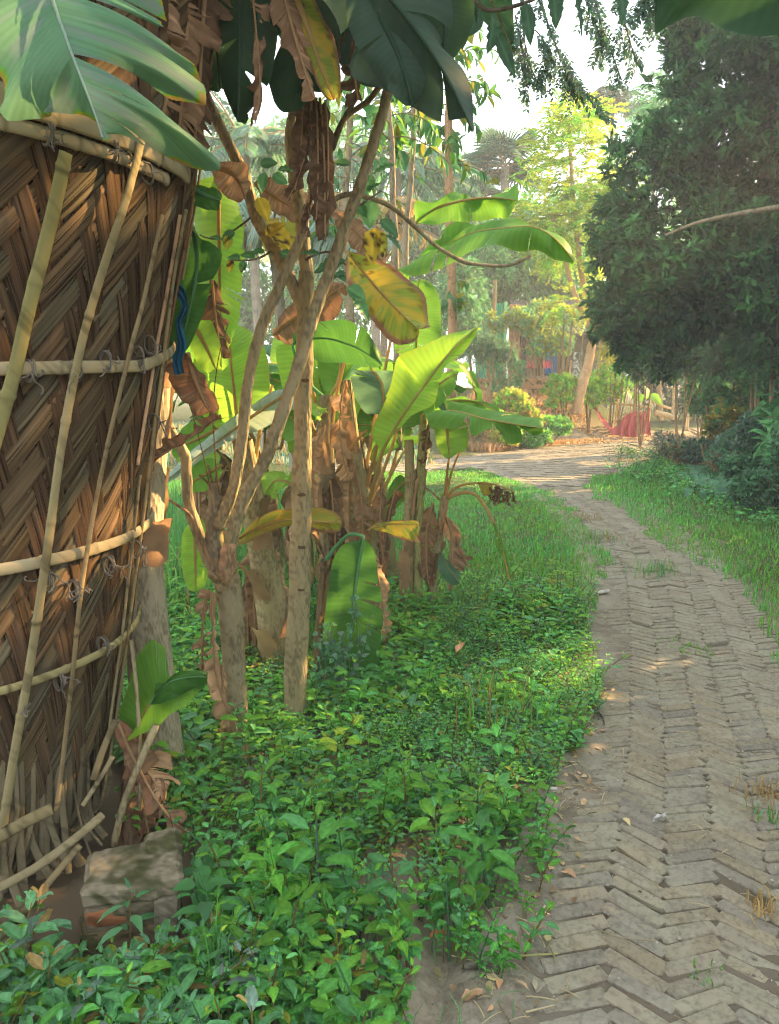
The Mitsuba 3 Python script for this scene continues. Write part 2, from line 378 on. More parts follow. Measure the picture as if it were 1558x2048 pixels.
# the mud-filled bed of the brick path: one fine sheet that rises over some bricks and lies below the others
S = np.r_[np.arange(1.6, 9.0, 0.03), np.arange(9.0, 17.6, 0.15)]; Tt = np.linspace(-0.8, 0.8, 54)
SS, TT = np.meshgrid(S, Tt, indexing='ij')
xy, _ = path_at(SS, TT)
q = np.concatenate([xy, 0 * xy[..., :1]], -1)
h = gz(xy[..., 0], xy[..., 1]) + 0.012 * vn(q, 1.3, 21) - 0.0135 + 0.009 * vn(q, 2.6, 11) + .005 * vn(q, 6.5, 15) + 0.006 * vn(q, 17, 12) + 0.03 * sstep(0.30, 0.68, np.abs(TT + 0.12 * vn(q, 2.2, 14))) * (TT < 0)
h = h - 0.05 * sstep(0.70, 0.8, np.abs(TT))
edge_ = sstep(.25, .6, np.abs(TT + .1 * vn(q, 2.2, 14)))[..., None]; bedc = np.array([.15, .125, .09]) * (1 - edge_) + np.array([.29, .25, .185]) * edge_ ; bedc = bedc * (1 + 0.25 * vn(q, 5, 13))[..., None]
bedc = bedc * (1 - 0.2 * sstep(0.2, -0.5, vn(q, 2.6, 11)) * sstep(0.65, 0.5, np.abs(TT)))[..., None]
mb = MB(); grid(mb, np.concatenate([xy, h[..., None]], -1), bedc)
structure('path', mb, 'dirt', 'narrow village path of grey mud and bricks laid on edge')

# bricks on edge in slanting columns: / \ / \ / \
COLW, PITCHB, ANG = 0.172, 0.071, math.radians(31)
bricks = []
s0, s1 = PATHS[np.argmin(np.abs(PATHC[:, 1] - 1.2))], PATHS[np.argmin(np.abs(PATHC[:, 1] - 13.0))]
for ci in range(8):
    tc = (ci - 3.4) * COLW
    sgn = 1 if ci % 2 else -1
    for k in range(int((s1 - s0) / PITCHB)):
        s = s0 + k * PITCHB + RNG.normal(0, 0.004)
        (x, y), nn = path_at(np.array(s), np.array(tc + RNG.normal(0, 0.006)))
        bricks.append((math.hypot(x, y), x, y, sgn * ANG + RNG.normal(0, 0.035), math.atan2(nn[1], nn[0]), ci))
bricks.sort()
BB = [np.array([.24, .212, .15]), np.array([.255, .222, .155]), np.array([.215, .195, .145]), np.array([.265, .205, .145])]
far = MB(); nb = 0
for (d, x, y, a, b, ci) in bricks:
    p = np.array([x, y, 0.0])
    if RNG.random() < 0.02: continue
    if y < 1.45 or abs(x) > .506 * (.987 * y + .28) + .25: continue
    ca, sa = math.cos(a + b), math.sin(a + b)
    roll, tip = RNG.normal(0, 0.008), RNG.normal(0, 0.006)
    ax0 = unit(np.array([ca, sa, tip])); ax1 = unit(np.cross([0, 0, 1], ax0) + [0, 0, roll]); ax2 = np.cross(ax0, ax1)
    L = (0.5 * COLW / math.cos(ANG)) * RNG.uniform(0.98, 1.05)
    mb = MB() if nb < 290 else far
    top = float(gz(x, y)) + 0.012 * float(vn(p, 1.3, 21)) + RNG.normal(0, 0.0014)
    box(mb, [x, y, top - 0.04], [L, 0.0288 * RNG.uniform(.95, 1.04), 0.04], BB[RNG.integers(4)] * RNG.uniform(.9, 1.1), np.array([ax0, ax1, ax2]), bevel=0.007, jitter=0.0026, seed=nb)
    if nb < 290: put(mb, 'paver', parent='path', name='brick', smooth=False)
    nb += 1
put(far, 'paver', key='path__brick_course', kind='stuff', smooth=False, label='far bricks of the path running up to the bend')

# the lane that the path joins: small worn bricks under dust
xs = np.linspace(-1.0, 16, 120)
U = np.linspace(0, 1, 40); ya, yb = lane_near(xs) - .1, np.interp(xs, ROADX, ROADY) + .15
V = np.stack([np.repeat(xs[:, None], 40, 1), ya[:, None] + (yb - ya)[:, None] * U[None] + .1 * vn(np.stack([xs, xs, xs], 1), 0.7, 4)[:, None], np.zeros((120, 40))], -1)
V[..., 2] = gz(V[..., 0], V[..., 1]) - 0.004 + 0.012 * vn(V, 3.5, 6) - 0.06 * sstep(.44, .5, np.abs(U - .5))[None]
mb = MB(); grid(mb, V, np.array([.40, .335, .25])[None, None] * (1 + .16 * vn(V, 2.2, 8))[..., None])
structure('lane', mb, 'dirt', 'wider dusty brick lane crossing at the far bend')
mb = MB()
for r in range(34):
    for x in np.arange(-1.0, 11.0, 0.26):
        xx = x + 0.13 * (r % 2) + RNG.normal(0, 0.012); yy = np.interp(xx, ROADX, ROADY) - .2 - r * 0.2
        if RNG.random() < 0.3 or yy < lane_near(xx) + .1: continue
        box(mb, [xx, yy, float(gz(xx, yy)) - 0.03], [0.118, 0.085, 0.04], np.array([.36, .29, .215]) * RNG.uniform(.8, 1.15), None, 0, 0.003, r)
put(mb, 'paver', key='lane__brick_course', kind='stuff', smooth=False, label='worn bricks showing through the dust of the crossing lane')
# ------------------------------------------------------------------ the woven granary
GA = np.array([-1.75, 2.75])
def GR(z): return np.interp(z, [-0.3, 0.32, 0.79, 1.19, 1.85, 2.39, 2.72, 3.05, 3.6], [.52, .655, .75, .82, .93, 1.045, 1.105, 1.17, 1.26])
def GP(th, z, off=0.0):
    r = GR(z) + off
    return np.stack([GA[0] + r * np.cos(th), GA[1] + r * np.sin(th), np.asarray(z, float) + 0 * th], -1)
def on_granary(px, py, off=0.0):
    """(angle, height) where a line of sight meets the basket, or touches it"""
    d = ray(px, py); ts = np.linspace(1.6, 3.6, 4001)
    p = EYE + d * (ts / d[1])[:, None]
    r = np.hypot(p[:, 0] - GA[0], p[:, 1] - GA[1]) - GR(p[:, 2]) - off
    k = np.argmax(r < 0) if (r < 0).any() else np.argmin(r)
    return math.atan2(p[k, 1] - GA[1], p[k, 0] - GA[0]), p[k, 2]
gran = thing('woven_granary', 'tall flared brown woven bamboo granary with hoops and staves beside the banana plants', 'granary')
RU = 0.9; NV, ND = 102, 72
PV, PD, KV, KD = 2 * np.pi * RU / NV, 2 * np.pi * RU / ND, 0.30, 0.85
hth, hz = on_granary(168, 1590)
def strip(k, fam):
    kk = KV if fam == 0 else -KD
    pitch, other = (PV, PD) if fam == 0 else (PD, PV)
    zlo, zhi = RNG.uniform(-0.02, 0.1), 3.45
    zz = np.arange(zlo, zhi, 0.042)
    u0 = k * pitch
    u = u0 - KV * zz if fam == 0 else -u0 + KD * zz
    u = u + 0.006 * vn(np.stack([zz * 2, zz * 0 + k, zz * 0 + fam], 1), 1, 31)
    # which strip of the other family lies here: V: u+KV z = i PV, D: u-KD z = -j PD
    oj = (KD * zz - u) / PD if fam == 0 else (u + KV * zz) / PV
    ph = ((k - oj) if fam == 0 else (oj - k)) % 6.0
    over = 1 - 2 * sstep(2.3, 2.9, ph) + 2 * sstep(5.3, 5.9, ph)
    over = np.where(ph < 0.0, 1, over) * (1 if fam == 0 else -1)
    w = (0.46 * pitch * (1 / math.sqrt(1 + kk * kk))) * (1.06 + 0.16 * vn(np.stack([zz * 3, zz * 0 + k * 3.1, zz * 0], 1), 1, 32))
    off = 0.0034 * over + 0.003 * vn(np.stack([zz * 2.5, zz * 0 + k * 1.7, zz * 0 + 5], 1), 1, 33)
    nd = math.hypot(1, kk)
    rows = []
    QS = np.array([-1, -.74, -.5, -.26, 0, .26, .5, .74, 1.0])
    fz = np.random.default_rng(k * 7 + fam).normal(0, 1, 9)
    for qi, q in enumerate(QS):
        lift = .001 - .0022 * q ** 4 + .0008 * fz[qi]
        du = w * q / nd; dz = w * q * kk / nd
        rows.append(GP((u + du) / RU, zz + dz * (1 if fam == 0 else 1), off + lift + 0.0022 * vn(np.stack([zz * 5, zz * 0 + k, zz * 0 + q], 1), 1, 34)))
    V = np.stack(rows, 1)
    base = np.array([.108, .066, .040]) if fam == 0 else np.array([.155, .105, .069])
    c = base * RNG.uniform(.78, 1.2) * np.array([1, RNG.uniform(.94, 1.08), RNG.uniform(.9, 1.15)])
    c = c * (1 + .22 * vn(np.stack([zz * 1.5, zz * 0 + k * 2.3, zz * 0 + fam * 7], 1), 1, 35))[:, None]
    mossy = sstep(0.9, 0.1, zz)[:, None] * 0.35
    c = c * (1 - mossy) + np.array([.17, .14, .09]) * mossy
    fine = 1 + .30 * vn(np.stack(np.broadcast_arrays(zz[:, None] * 3, np.arange(9)[None] * 5.1 + k * 1.3, float(fam)), -1), 1, 36) + .16 * fz[None]
    fine = fine * (1 - .35 * np.abs(QS[None]) ** 6)
    mb = MB(); grid(mb, V, c[:, None] * fine[..., None])
    v, f, cc, uu = mb.arrays()
    th = np.arctan2(v[:, 1] - GA[1], v[:, 0] - GA[0])
    e = ((th - hth) * 0.7 / 0.045) ** 2 + ((v[:, 2] - hz) / 0.17) ** 2
    keep = (e[f] > 1).all(1)
    mb.f = [f[keep]]
    put(mb, 'splint_v' if fam == 0 else 'splint_d', parent=gran, name='weave_strip')
for k in range(NV): strip(k, 0)
for k in range(ND): strip(k, 1)

STRAW, OLDB = np.array([.37, .31, .18]), np.array([.27, .225, .125])
def bamboo(mb, P, w, thick, out, col, nodes=0.16, seed=0):
    """half-split bamboo: w across, thick, facing out; a ridge at each node"""
    P = np.asarray(P, float)
    L = np.r_[0, np.cumsum(np.linalg.norm(np.diff(P, axis=0), axis=1))]
    n = max(8, int(L[-1] / 0.012)); out = np.asarray(out, float); out = np.stack([np.interp(np.linspace(0, 1, n), np.linspace(0, 1, len(out)), out[:, k]) for k in range(3)], 1); P = resample(P, n)
    s = np.linspace(0, L[-1], n); ph = (s / nodes + 0.37 * seed) % 1.0
    ridge = np.exp(-((ph - 0.5) * nodes / 0.006) ** 2)
    R = 0.5 * w * (1 + 0.20 * ridge) * (1 + 0.05 * vn(np.stack([s * 5, s * 0 + seed, s * 0], 1), 1, 41))
    c = np.asarray(col)[None] * (1 + 0.2 * vn(np.stack([s * 6, s * 0 + seed, s * 0], 1), 1, 42) - 0.6 * np.exp(-((ph - 0.53) * nodes / 0.004) ** 2))[:, None]
    sweep(mb, P, R, c, sides=10, flat=thick / w, up=out)
def along_granary(pts, off):
    th_z = np.array([on_granary(px, py, off) for px, py in pts])
    th_z = resample(th_z, max(12, len(pts) * 8))
    P = GP(th_z[:, 0], th_z[:, 1], off)
    return P, np.stack([np.cos(th_z[:, 0]), np.sin(th_z[:, 0]), 0 * th_z[:, 0] - .15], 1)
def hoop(z0, dz, w, thick, th0, th1, seed, off, col=STRAW):
    th = np.linspace(th0, th1, 60); z = np.interp(th, np.radians([-120, -48, -10, 18, 60]), [z0, z0, z0 + dz * .2, z0 + dz, z0 + dz])
    mb = MB(); bamboo(mb, GP(th, z, off), w, thick, np.stack([np.cos(th), np.sin(th), 0 * th], 1), col, 0.2, seed)
    put(mb, 'bamboo', parent=gran, name='hoop')
hoop(2.40, 0.0, 0.075, 0.022, math.radians(-175), math.radians(-1), 1, 0.028)
hoop(2.345, -0.005, 0.04, 0.02, math.radians(-175), math.radians(-9), 6, 0.022)
hoop(1.74, 0.11, 0.038, 0.014, math.radians(-175), math.radians(21), 2, 0.03, STRAW * 1.05)
hoop(1.17, 0.03, 0.038, 0.015, math.radians(-175), math.radians(20), 3, 0.03, STRAW)
hoop(0.78, 0.03, 0.028, 0.014, math.radians(-175), math.radians(20), 4, 0.028, STRAW * [1, 1, .8])
def stave(pts, w, thick, off, col, seed):
    P, O = along_granary(pts, off)
    mb = MB(); bamboo(mb, P, w, thick, O, col, 0.31, seed)
    put(mb, 'bamboo', parent=gran, name='stave')
stave([(132, 305), (112, 400), (88, 500), (62, 600), (30, 740), (-10, 880), (-50, 1020)], 0.042, 0.014, 0.045, OLDB * [.95, 1.02, .75], 1)
stave([(285, 270), (255, 390), (215, 510), (165, 680), (125, 880), (92, 1120), (60, 1330), (30, 1500), (2, 1680)], 0.031, 0.012, 0.052, OLDB * [1.05, 1.05, 1], 2)
stave([(325, 430), (305, 520), (285, 610), (258, 710), (215, 890), (183, 1050), (160, 1200), (146, 1340), (128, 1500), (112, 1620)], 0.019, 0.01, 0.05, OLDB * [1, .9, .85], 3)
stave([(372, 420), (350, 540), (330, 690), (306, 880), (287, 1030), (262, 1220), (238, 1400), (205, 1600)], 0.016, 0.012, 0.035, OLDB * [.95, .85, .7], 4)
stave([(360, 430), (338, 560), (314, 690), (296, 800), (275, 930)], 0.02, 0.012, 0.012, np.array([.52, .33, .17]), 5)
stave([(280, 950), (266, 1080), (240, 1300), (215, 1480)], 0.014, 0.01, 0.03, OLDB * .9, 6)
stave([(393, 330), (376, 460), (352, 590), (326, 760), (300, 960), (285, 1080)], 0.012, 0.01, 0.016, OLDB * [.8, .6, .45], 7)
stave([(402, 330), (388, 430), (365, 560)], 0.016, 0.01, 0.02, np.array([.3, .2, .1]), 8)
stave([(430, 60), (412, 200), (395, 330)], 0.03, 0.012, 0.01, np.array([.25, .16, .09]), 9)
def pole(pts, r, col, name='cross_pole', seed=0, flat=.6, mat='bamboo'):
    P = ats(pts); mb = MB()
    out = unit(EYE - P)
    bamboo(mb, P, 2 * r, 2 * r * flat, out, col, 0.22, seed)
    return put(mb, mat, parent=gran, name=name)
pole([(-40, 1700, 2.12), (30, 1655, 2.16), (105, 1618, 2.2)], 0.018, np.array([.20, .155, .075]), seed=3)
pole([(-60, 1800, 2.08), (60, 1742, 2.16), (140, 1685, 2.24), (205, 1630, 2.34)], 0.014, OLDB * .85, seed=4)
pole([(-60, 1915, 2.03), (0, 1875, 2.06), (60, 1812, 2.12), (110, 1750, 2.2), (160, 1690, 2.26)], 0.011, OLDB * [.85, .8, .75], seed=5)
pole([(165, 1612, 2.38), (195, 1565, 2.42), (226, 1512, 2.46)], 0.008, OLDB, seed=6)
pole([(186, 1560, 2.4), (206, 1500, 2.45), (232, 1440, 2.5)], 0.011, OLDB * [.75, .68, .6], seed=7)
# wide splints that hang loose at the torn foot
for k in range(60):
    px = RNG.uniform(-30, 185); py = 1640 + RNG.uniform(-60, 60); 
    th, zz = on_granary(px, min(py, 1700), 0.02)
    P0 = GP(np.array([th]), np.array([max(zz, .12)]), 0.02)[0]
    lean = RNG.uniform(-.35, .5)
    P1 = P0 + np.array([lean * -0.25, -0.05, -RNG.uniform(0.12, 0.3)])
    if P1[2] < 0.03: P1[2] = RNG.uniform(.03, .08)
    mb = MB(); bamboo(mb, np.array([P0 + [.05 * lean, 0, .25], P0, P1]), RNG.uniform(.008, .03), 0.006, np.array([[.6, -.8, 0]] * 3), np.array([.18, .13, .085]) * RNG.uniform(.6, 1.25), 3.0, k)
    put(mb, 'fibre', parent=gran, name='loose_splint')
# wire and twine ties on the hoops
def tie(px, py, seed, n=3):
    th, z = on_granary(px, py, 0.03); mb = MB(); rr = np.random.default_rng(seed)
    o = np.array([math.cos(th), math.sin(th), 0]); tg = np.array([-math.sin(th), math.cos(th), 0])
    c = GP(np.array([th]), np.array([z]), 0.03)[0]
    for k in range(n):
        a = np.linspace(0, 2 * np.pi, 22); tilt = rr.uniform(-.4, .4)
        p = c + np.outer(np.cos(a) * .031, np.array([0, 0, 1]) + tg * tilt) + np.outer(np.sin(a) * .02, o) + tg * rr.uniform(-.006, .006)
        sweep(mb, p, .0028, [.16, .14, .11], sides=5)
    for k in range(3):
        q = c + o * .02 + np.cumsum(np.vstack([[0, 0, 0], rr.normal(0, .008, (6, 3)) + (tg * rr.uniform(-1, 1) + [0, 0, -rr.uniform(0, 1)]) * .009]), 0)
        sweep(mb, resample(q, 16), .0022, [.19, .17, .14], sides=4)
    put(mb, 'plain', parent=gran, name='wire_tie')
for k, p in enumerate([(210, 722), (148, 1178), (118, 1362), (293, 345), (300, 690), (308, 845), (272, 1098), (62, 742), (152, 742), (92, 1155), (218, 1130), (275, 712), (45, 1405), (205, 1290), (98, 268), (225, 300)]): tie(*p, seed=50 + k)
# a straw cap added above the frame, unseen, to keep the inside dark
mb = MB()
for k in range(3):
    th = np.linspace(0, 2 * np.pi, 61); rr = np.linspace(1.55 - .1 * k, 0.02, 12)
    V = np.stack([GA[0] + rr[:, None] * np.cos(th), GA[1] + rr[:, None] * np.sin(th), 3.38 + .05 * k + (1.55 - .1 * k - rr[:, None]) * 0.75 + 0 * th], -1)
    V = V + .02 * vn(V, 12, k)[..., None]
    grid(mb, V, np.array([.3, .22, .12]) * (1 + .3 * vn(V, 9, k + 3))[..., None])
put(mb, 'fibre', parent=gran, name='thatch_cap', label='unseen straw cap added over the granary to darken its inside')
mb = MB(); th = np.linspace(0, 2 * np.pi, 49); rr = np.array([.02, .35, .6, .64])
V = np.stack([GA[0] + rr[:, None] * np.cos(th), GA[1] + rr[:, None] * np.sin(th), 0.10 + 0 * rr[:, None] + 0 * th], -1)
grid(mb, V, [.2, .15, .09]); put(mb, 'fibre', parent=gran, name='floor_mat')

# the plinth block in front of it, and a pier under the floor
blk = thing('masonry_block', 'mossy cement covered brick block at the foot of the granary', 'masonry block')
ax = np.array([[.96, .27, 0], [-.27, .96, 0], [0, 0, 1.0]])
c0 = np.array([-.80, 2.19, .01])
def bpart(name, off, half, col, bev, jit, mat='masonry', seed=0, label=None):
    mb = MB(); o = np.asarray(off, float)
    box(mb, c0 + o @ ax, half, col, ax, bev, jit, seed)
    if half[0] > .1:
        v, f, c, u = mb.arrays(); tm = trimesh.Trimesh(v, f); tm.merge_vertices()
        v2, f2 = trimesh.remesh.subdivide_to_size(tm.vertices, tm.faces, .02)
        v2 = v2 + (vn(v2, 9, 61 + seed) * .008 + vn(v2, 28, 62) * .008 + vn(v2, 60, 64) * .004)[:, None] * unit(v2 - (c0 + o @ ax)) 
        mb = MB(); mb.add(v2, f2, np.asarray(col) * (1 + .2 * vn(v2, 12, 63))[:, None])
    put(mb, mat, parent=blk, name=name, label=label, smooth=False)
bpart('cement_cap', (0, 0.0, .185), (.145, .105, .034), [.22, .19, .125], .012, .004, seed=1)
bpart('brick', (-.075, -.014, .115), (.06, .09, .028), [.25, .10, .05], .008, .003, 'plain', 2, 'exposed orange brick under the cement')
bpart('cement_face', (.095, -.005, .075), (.045, .104, .085), [.22, .2, .13], .012, .004, seed=3)
bpart('core', (-.02, 0, .1), (.12, .097, .05), [.15, .13, .08], .01, .003, seed=6)
bpart('lower_course', (-.03, -.005, .03), (.13, .1, .04), [.16, .12, .07], .008, .003, seed=4)
bpart('raised_corner', (.09, .09, .205), (.06, .05, .04), [.22, .19, .12], .02, .006, seed=5)
pier = thing('brick_pier', 'low orange brick pier under the torn foot of the granary', 'brick pier')
for k in range(3):
    mb = MB(); box(mb, [-1.33 + .01 * k, 2.52, .03 + .075 * k], [.12, .06, .036], [.34, .11, .05], None, .006, .003, k)
    put(mb, 'paver', parent=pier, name='brick', smooth=False)
# blue rag
rag = thing('blue_rag', 'dark blue cloth rag knotted on the outermost stave of the granary', 'rag')
P = ats([(340, 578, 2.93), (362, 588, 2.9), (370, 612, 2.9), (357, 650, 2.91), (364, 690, 2.92), (356, 722, 2.93), (360, 748, 2.93)])
P = resample(P, 40); W = np.interp(np.linspace(0, 1, 40), [0, .12, .25, .5, .8, 1], [.014, .03, .016, .016, .02, .024])
q = np.linspace(-1, 1, 11); t, A, B = frames(P); sd = unit(np.cross(t, [0, -1, .1]))
V = P[:, None] + sd[:, None] * (W[:, None] * q[None])[..., None] * .85 + np.array([0, -1, 0]) * (.012 * np.sin(q[None] * 7 + np.linspace(0, 9, 40)[:, None]))[..., None]
mb = MB(); grid(mb, V, np.array([.035, .11, .2]) * (1 + .3 * vn(V, 40, 3))[..., None], np.stack(np.broadcast_arrays(np.linspace(0, 1, 40)[:, None], q[None]), -1))
scene[rag] = mb.shape('#071c2b')
# ------------------------------------------------------------------ banana plants
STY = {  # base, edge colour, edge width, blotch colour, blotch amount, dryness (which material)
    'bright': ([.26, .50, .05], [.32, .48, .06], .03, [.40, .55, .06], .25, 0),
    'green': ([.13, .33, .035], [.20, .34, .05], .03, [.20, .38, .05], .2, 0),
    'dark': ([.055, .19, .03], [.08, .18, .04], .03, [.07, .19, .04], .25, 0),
    'shade': ([.028, .075, .03], [.05, .09, .03], .03, [.04, .09, .035], .25, 0),  # overhead leaves: shade put into the leaf colour, as in the bluer one below
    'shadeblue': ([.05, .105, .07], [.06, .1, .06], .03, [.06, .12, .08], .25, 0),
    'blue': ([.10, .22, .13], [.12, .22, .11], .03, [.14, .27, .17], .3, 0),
    'edged': ([.22, .33, .12], [.36, .30, .07], .012, [.26, .37, .15], .3, 0),
    'silver': ([.34, .44, .36], [.26, .40, .26], .04, [.42, .52, .44], .4, 0),
    'yellow': ([.30, .36, .04], [.34, .18, .07], .12, [.52, .42, .04], .75, 0),
    'gold': ([.40, .31, .05], [.32, .19, .06], .1, [.30, .30, .05], .6, 0),
    'dry': ([.30, .21, .14], [.23, .15, .10], .06, [.32, .19, .11], .6, 1),
    'drydark': ([.15, .11, .08], [.15, .10, .07], .06, [.12, .08, .055], .6, 1),
    'drypale': ([.40, .32, .235], [.31, .24, .17], .06, [.42, .29, .18], .5, 1),
    'red': ([.25, .15, .095], [.19, .11, .07], .06, [.36, .17, .085], .6, 1),
}
LEAFN = [0]
def half_blade(mb, M, O, sty, tears, sag, rng, n=64, m=9, ragged=0.02, wave=0.01, limp=0.0):
    """the sheet between the midrib M and the outer edge O (both n x 3); tears = [(where, width)]"""
    base, edge, ew, blot, ba, dry = STY[sty]
    base, edge, blot = map(np.asarray, (base, edge, blot)); size0 = np.linalg.norm(O - M, axis=1).max()
    if not len(tears) and size0 > .12: tears = [(x, rng.uniform(.002, .008)) for x in rng.uniform(.1, .95, int(rng.integers(1, 5)))]
    tears = sorted(tears)
    bounds = [0.0] + [x for t, w in tears for x in (t, t)] + [1.0]
    gaps = [0.0] + [x for t, w in tears for x in (w, w)] + [0.0]
    seed = int(rng.integers(1e6))
    full = np.linspace(0, 1, len(M))
    def mid(s): return np.stack([np.interp(s, full, M[:, k]) for k in range(3)], -1)
    def out(s): return np.stack([np.interp(s, full, O[:, k]) for k in range(3)], -1)
    v = np.linspace(0, 1, m)
    for a, b, ga, gb in zip(bounds[::2], bounds[1::2], gaps[::2], gaps[1::2]):
        if b - a < 0.004: continue
        ns = max(4, int(n * (b - a)) + 2)
        s = np.linspace(a, b, ns)[:, None] * np.ones(m)
        va = v[None] ** 1.4
        lo, hi = a + ga * va, b - gb * va
        s = lo + (s - a) / (b - a) * (hi - lo)
        Mi, Oi = mid(s), out(s)
        rag = 1 - ragged * (0.5 + 0.3 * vn(np.stack([s * 9, s * 0 + seed % 97, s * 0], -1), 1, 5) + .45 * vn(np.stack([s * 41, s * 0 + seed % 97, s * 0], -1), 1, 6))
        V = Mi + (Oi - Mi) * (v[None] * np.where(v[None] > .8, rag, 1))[..., None]
        N = np.cross(np.gradient(Mi, axis=0) + 1e-9, Oi - Mi); N = unit(N); N = np.where(N[..., 2:] < 0, -N, N)
        size = np.linalg.norm(Oi - Mi, axis=-1)
        lift = sag * np.sin(np.pi * np.minimum(v, 1))[None] * size
        lift = lift + wave * v[None] ** 1.5 * vn(np.stack([s * 7, s * 0 + seed % 31, v[None] * .8 + 0 * s], -1), 1, 7) * 2
        par = np.where(np.arange(ns) % 2, 1.0, -1.0)[:, None] * np.minimum(1, v[None] * 4)
        lift = lift + 0.0045 * par * np.minimum(size, .25)
        V = V + N * lift[..., None] + rng.normal(0, limp + 0.006 * (len(tears) > 0), 3) * (v[None, :, None] ** 2)
        if dry:
            V = V + 0.012 * np.stack([vn(V, 26, seed + k) for k in range(3)], -1) * (0.3 + v[None, :, None])
        e = sstep(1 - ew * 2.2, 1 - ew * .4, v[None] + .06 * vn(np.stack([s * 18, s * 0, v[None] + 0 * s], -1), 1, seed % 50))[..., None]
        bl = sstep(.25, .65, vn(np.stack([s * 9, v[None] * 2.2 + 0 * s, s * 0 + seed % 13], -1), 1, 9) * .6 + vn(np.stack([s * 40, v[None] * 2 + 0 * s, s * 0 + seed % 13], -1), 1, 19) * .5 + ba * .6)[..., None] * min(1, ba * 1.3)
        c = base * (1 + .14 * vn(np.stack([s * 30, s * 0, v[None] * .6 + 0 * s], -1), 1, 8)[..., None])
        c = c * (1 + .07 * par[..., None]) if not dry else c * np.exp(rng.normal(0, .22, (ns, 1, 1))) * np.exp(.25 * vn(np.stack([s * 60, v[None] * 2 + 0 * s, s * 0 + seed % 17], -1), 1, 21))[..., None]
        c = c * (1 - bl) + blot * bl
        c = c * (1 - e) + edge * e
        if sty == 'yellow':
            br = sstep(.80, .93, v[None] + .16 * vn(np.stack([s * 6, s * 0, v[None] + 0 * s], -1), 1, seed % 40))[..., None]
            c = c * (1 - br) + np.array([.30, .15, .065]) * br
            sp = sstep(.55, .7, vn(np.stack([s * 22, v[None] * 7 + 0 * s, s * 0], -1), 1, 77))[..., None]
            c = c * (1 - .8 * sp) + np.array([.14, .075, .02]) * .8 * sp
        grid(mb, V, c, np.stack([s, v[None] + 0 * s], -1))

def leaf_part(plant, mid, L, R, sty, Y=None, dL=0.0, dR=0.0, tL=(), tR=(), sag=0.06, pet=None, name='leaf', label=None, rib=0.011, ragged=.03, wave=.012, limp=0.0, ribcol=None, n=64):
    """a banana leaf: midrib and both outer edges as photograph points with depth (px, py[, Y])"""
    rng = np.random.default_rng(1000 + LEAFN[0]); LEAFN[0] += 1
    def pts(l, d):
        ym = np.mean([p[2] for p in mid]) if len(mid[0]) > 2 else Y
        return np.array([at(p[0], p[1], p[2] if len(p) > 2 else (Y if Y else ym) + d) for p in l])
    M = resample(pts(mid, 0), n)
    mb = MB()
    for O, d, t in ((L, dL, tL), (R, dR, tR)):
        if O is None: continue
        P = pts(O, d)
        P = np.vstack([M[:1] * .9 + P[:1] * .1, P, M[-1:]])
        half_blade(mb, M, resample(P, n), sty, list(t), sag, rng, n, ragged=ragged, wave=wave, limp=limp)
    dry = STY[sty][5]
    key = put(mb, 'dry_leaf' if dry else 'banana_leaf', parent=plant, name=name, label=label)
    rc = ribcol if ribcol is not None else ([.42, .30, .17] if dry else [.34, .46, .14] if sty != 'dark' else [.22, .36, .11])
    q = M if pet is None else np.vstack([pts(pet, 0), M])
    q = resample(q, 44); tt = np.linspace(0, 1, 44)
    mb = MB(); sweep(mb, q, rib * np.interp(tt, [0, .3, 1], [1.35 if pet else 1, 1, .22]), rc, sides=7, colvar=.12, rs=20)
    put(mb, 'stalk' if not dry else 'dry_leaf', parent=key, name='midrib')
    return key

def auto_leaf(plant, mid3, W, up, sty, fold=.25, tears=0, seed=0, pet=None, name='leaf', rib=.012, sag=.05, droop=0.0):
    """a banana leaf from a midrib in metres, its half width and the way its face looks"""
    rng = np.random.default_rng(seed); n = 40
    M = resample(mid3, n); t = unit(np.gradient(M, axis=0)); s = np.linspace(0, 1, n)
    S = unit(np.cross(t, up)); N = np.cross(S, t)
    w = W * np.minimum(1, (s / .1) ** .6) * (1 - np.maximum(0, (s - .55) / .45) ** 2.0)
    mb = MB()
    for sg in (-1, 1):
        f = fold + rng.uniform(-.12, .12)
        O = M + S * (sg * w * math.cos(f))[:, None] - N * (w * math.sin(f))[:, None] + t * (w * .15)[:, None] - np.array([0, 0, 1]) * (droop * w)[:, None]
        ts = [(x, rng.uniform(.004, .03)) for x in rng.uniform(.15, .95, tears)]
        half_blade(mb, M, O, sty, ts, sag, rng, n, m=9, limp=.02 if tears else 0)
    dry = STY[sty][5]
    key = put(mb, 'dry_leaf' if dry else 'banana_leaf', parent=plant, name=name)
    q = M if pet is None else resample(np.vstack([pet, M]), 40)
    mb = MB(); sweep(mb, q, rib * np.interp(np.linspace(0, 1, len(q)), [0, .3, 1], [1.35, 1, .25]), [.42, .30, .17] if dry else [.30, .42, .13], sides=6)
    put(mb, 'stalk' if not dry else 'dry_leaf', parent=key, name='midrib')
    return key

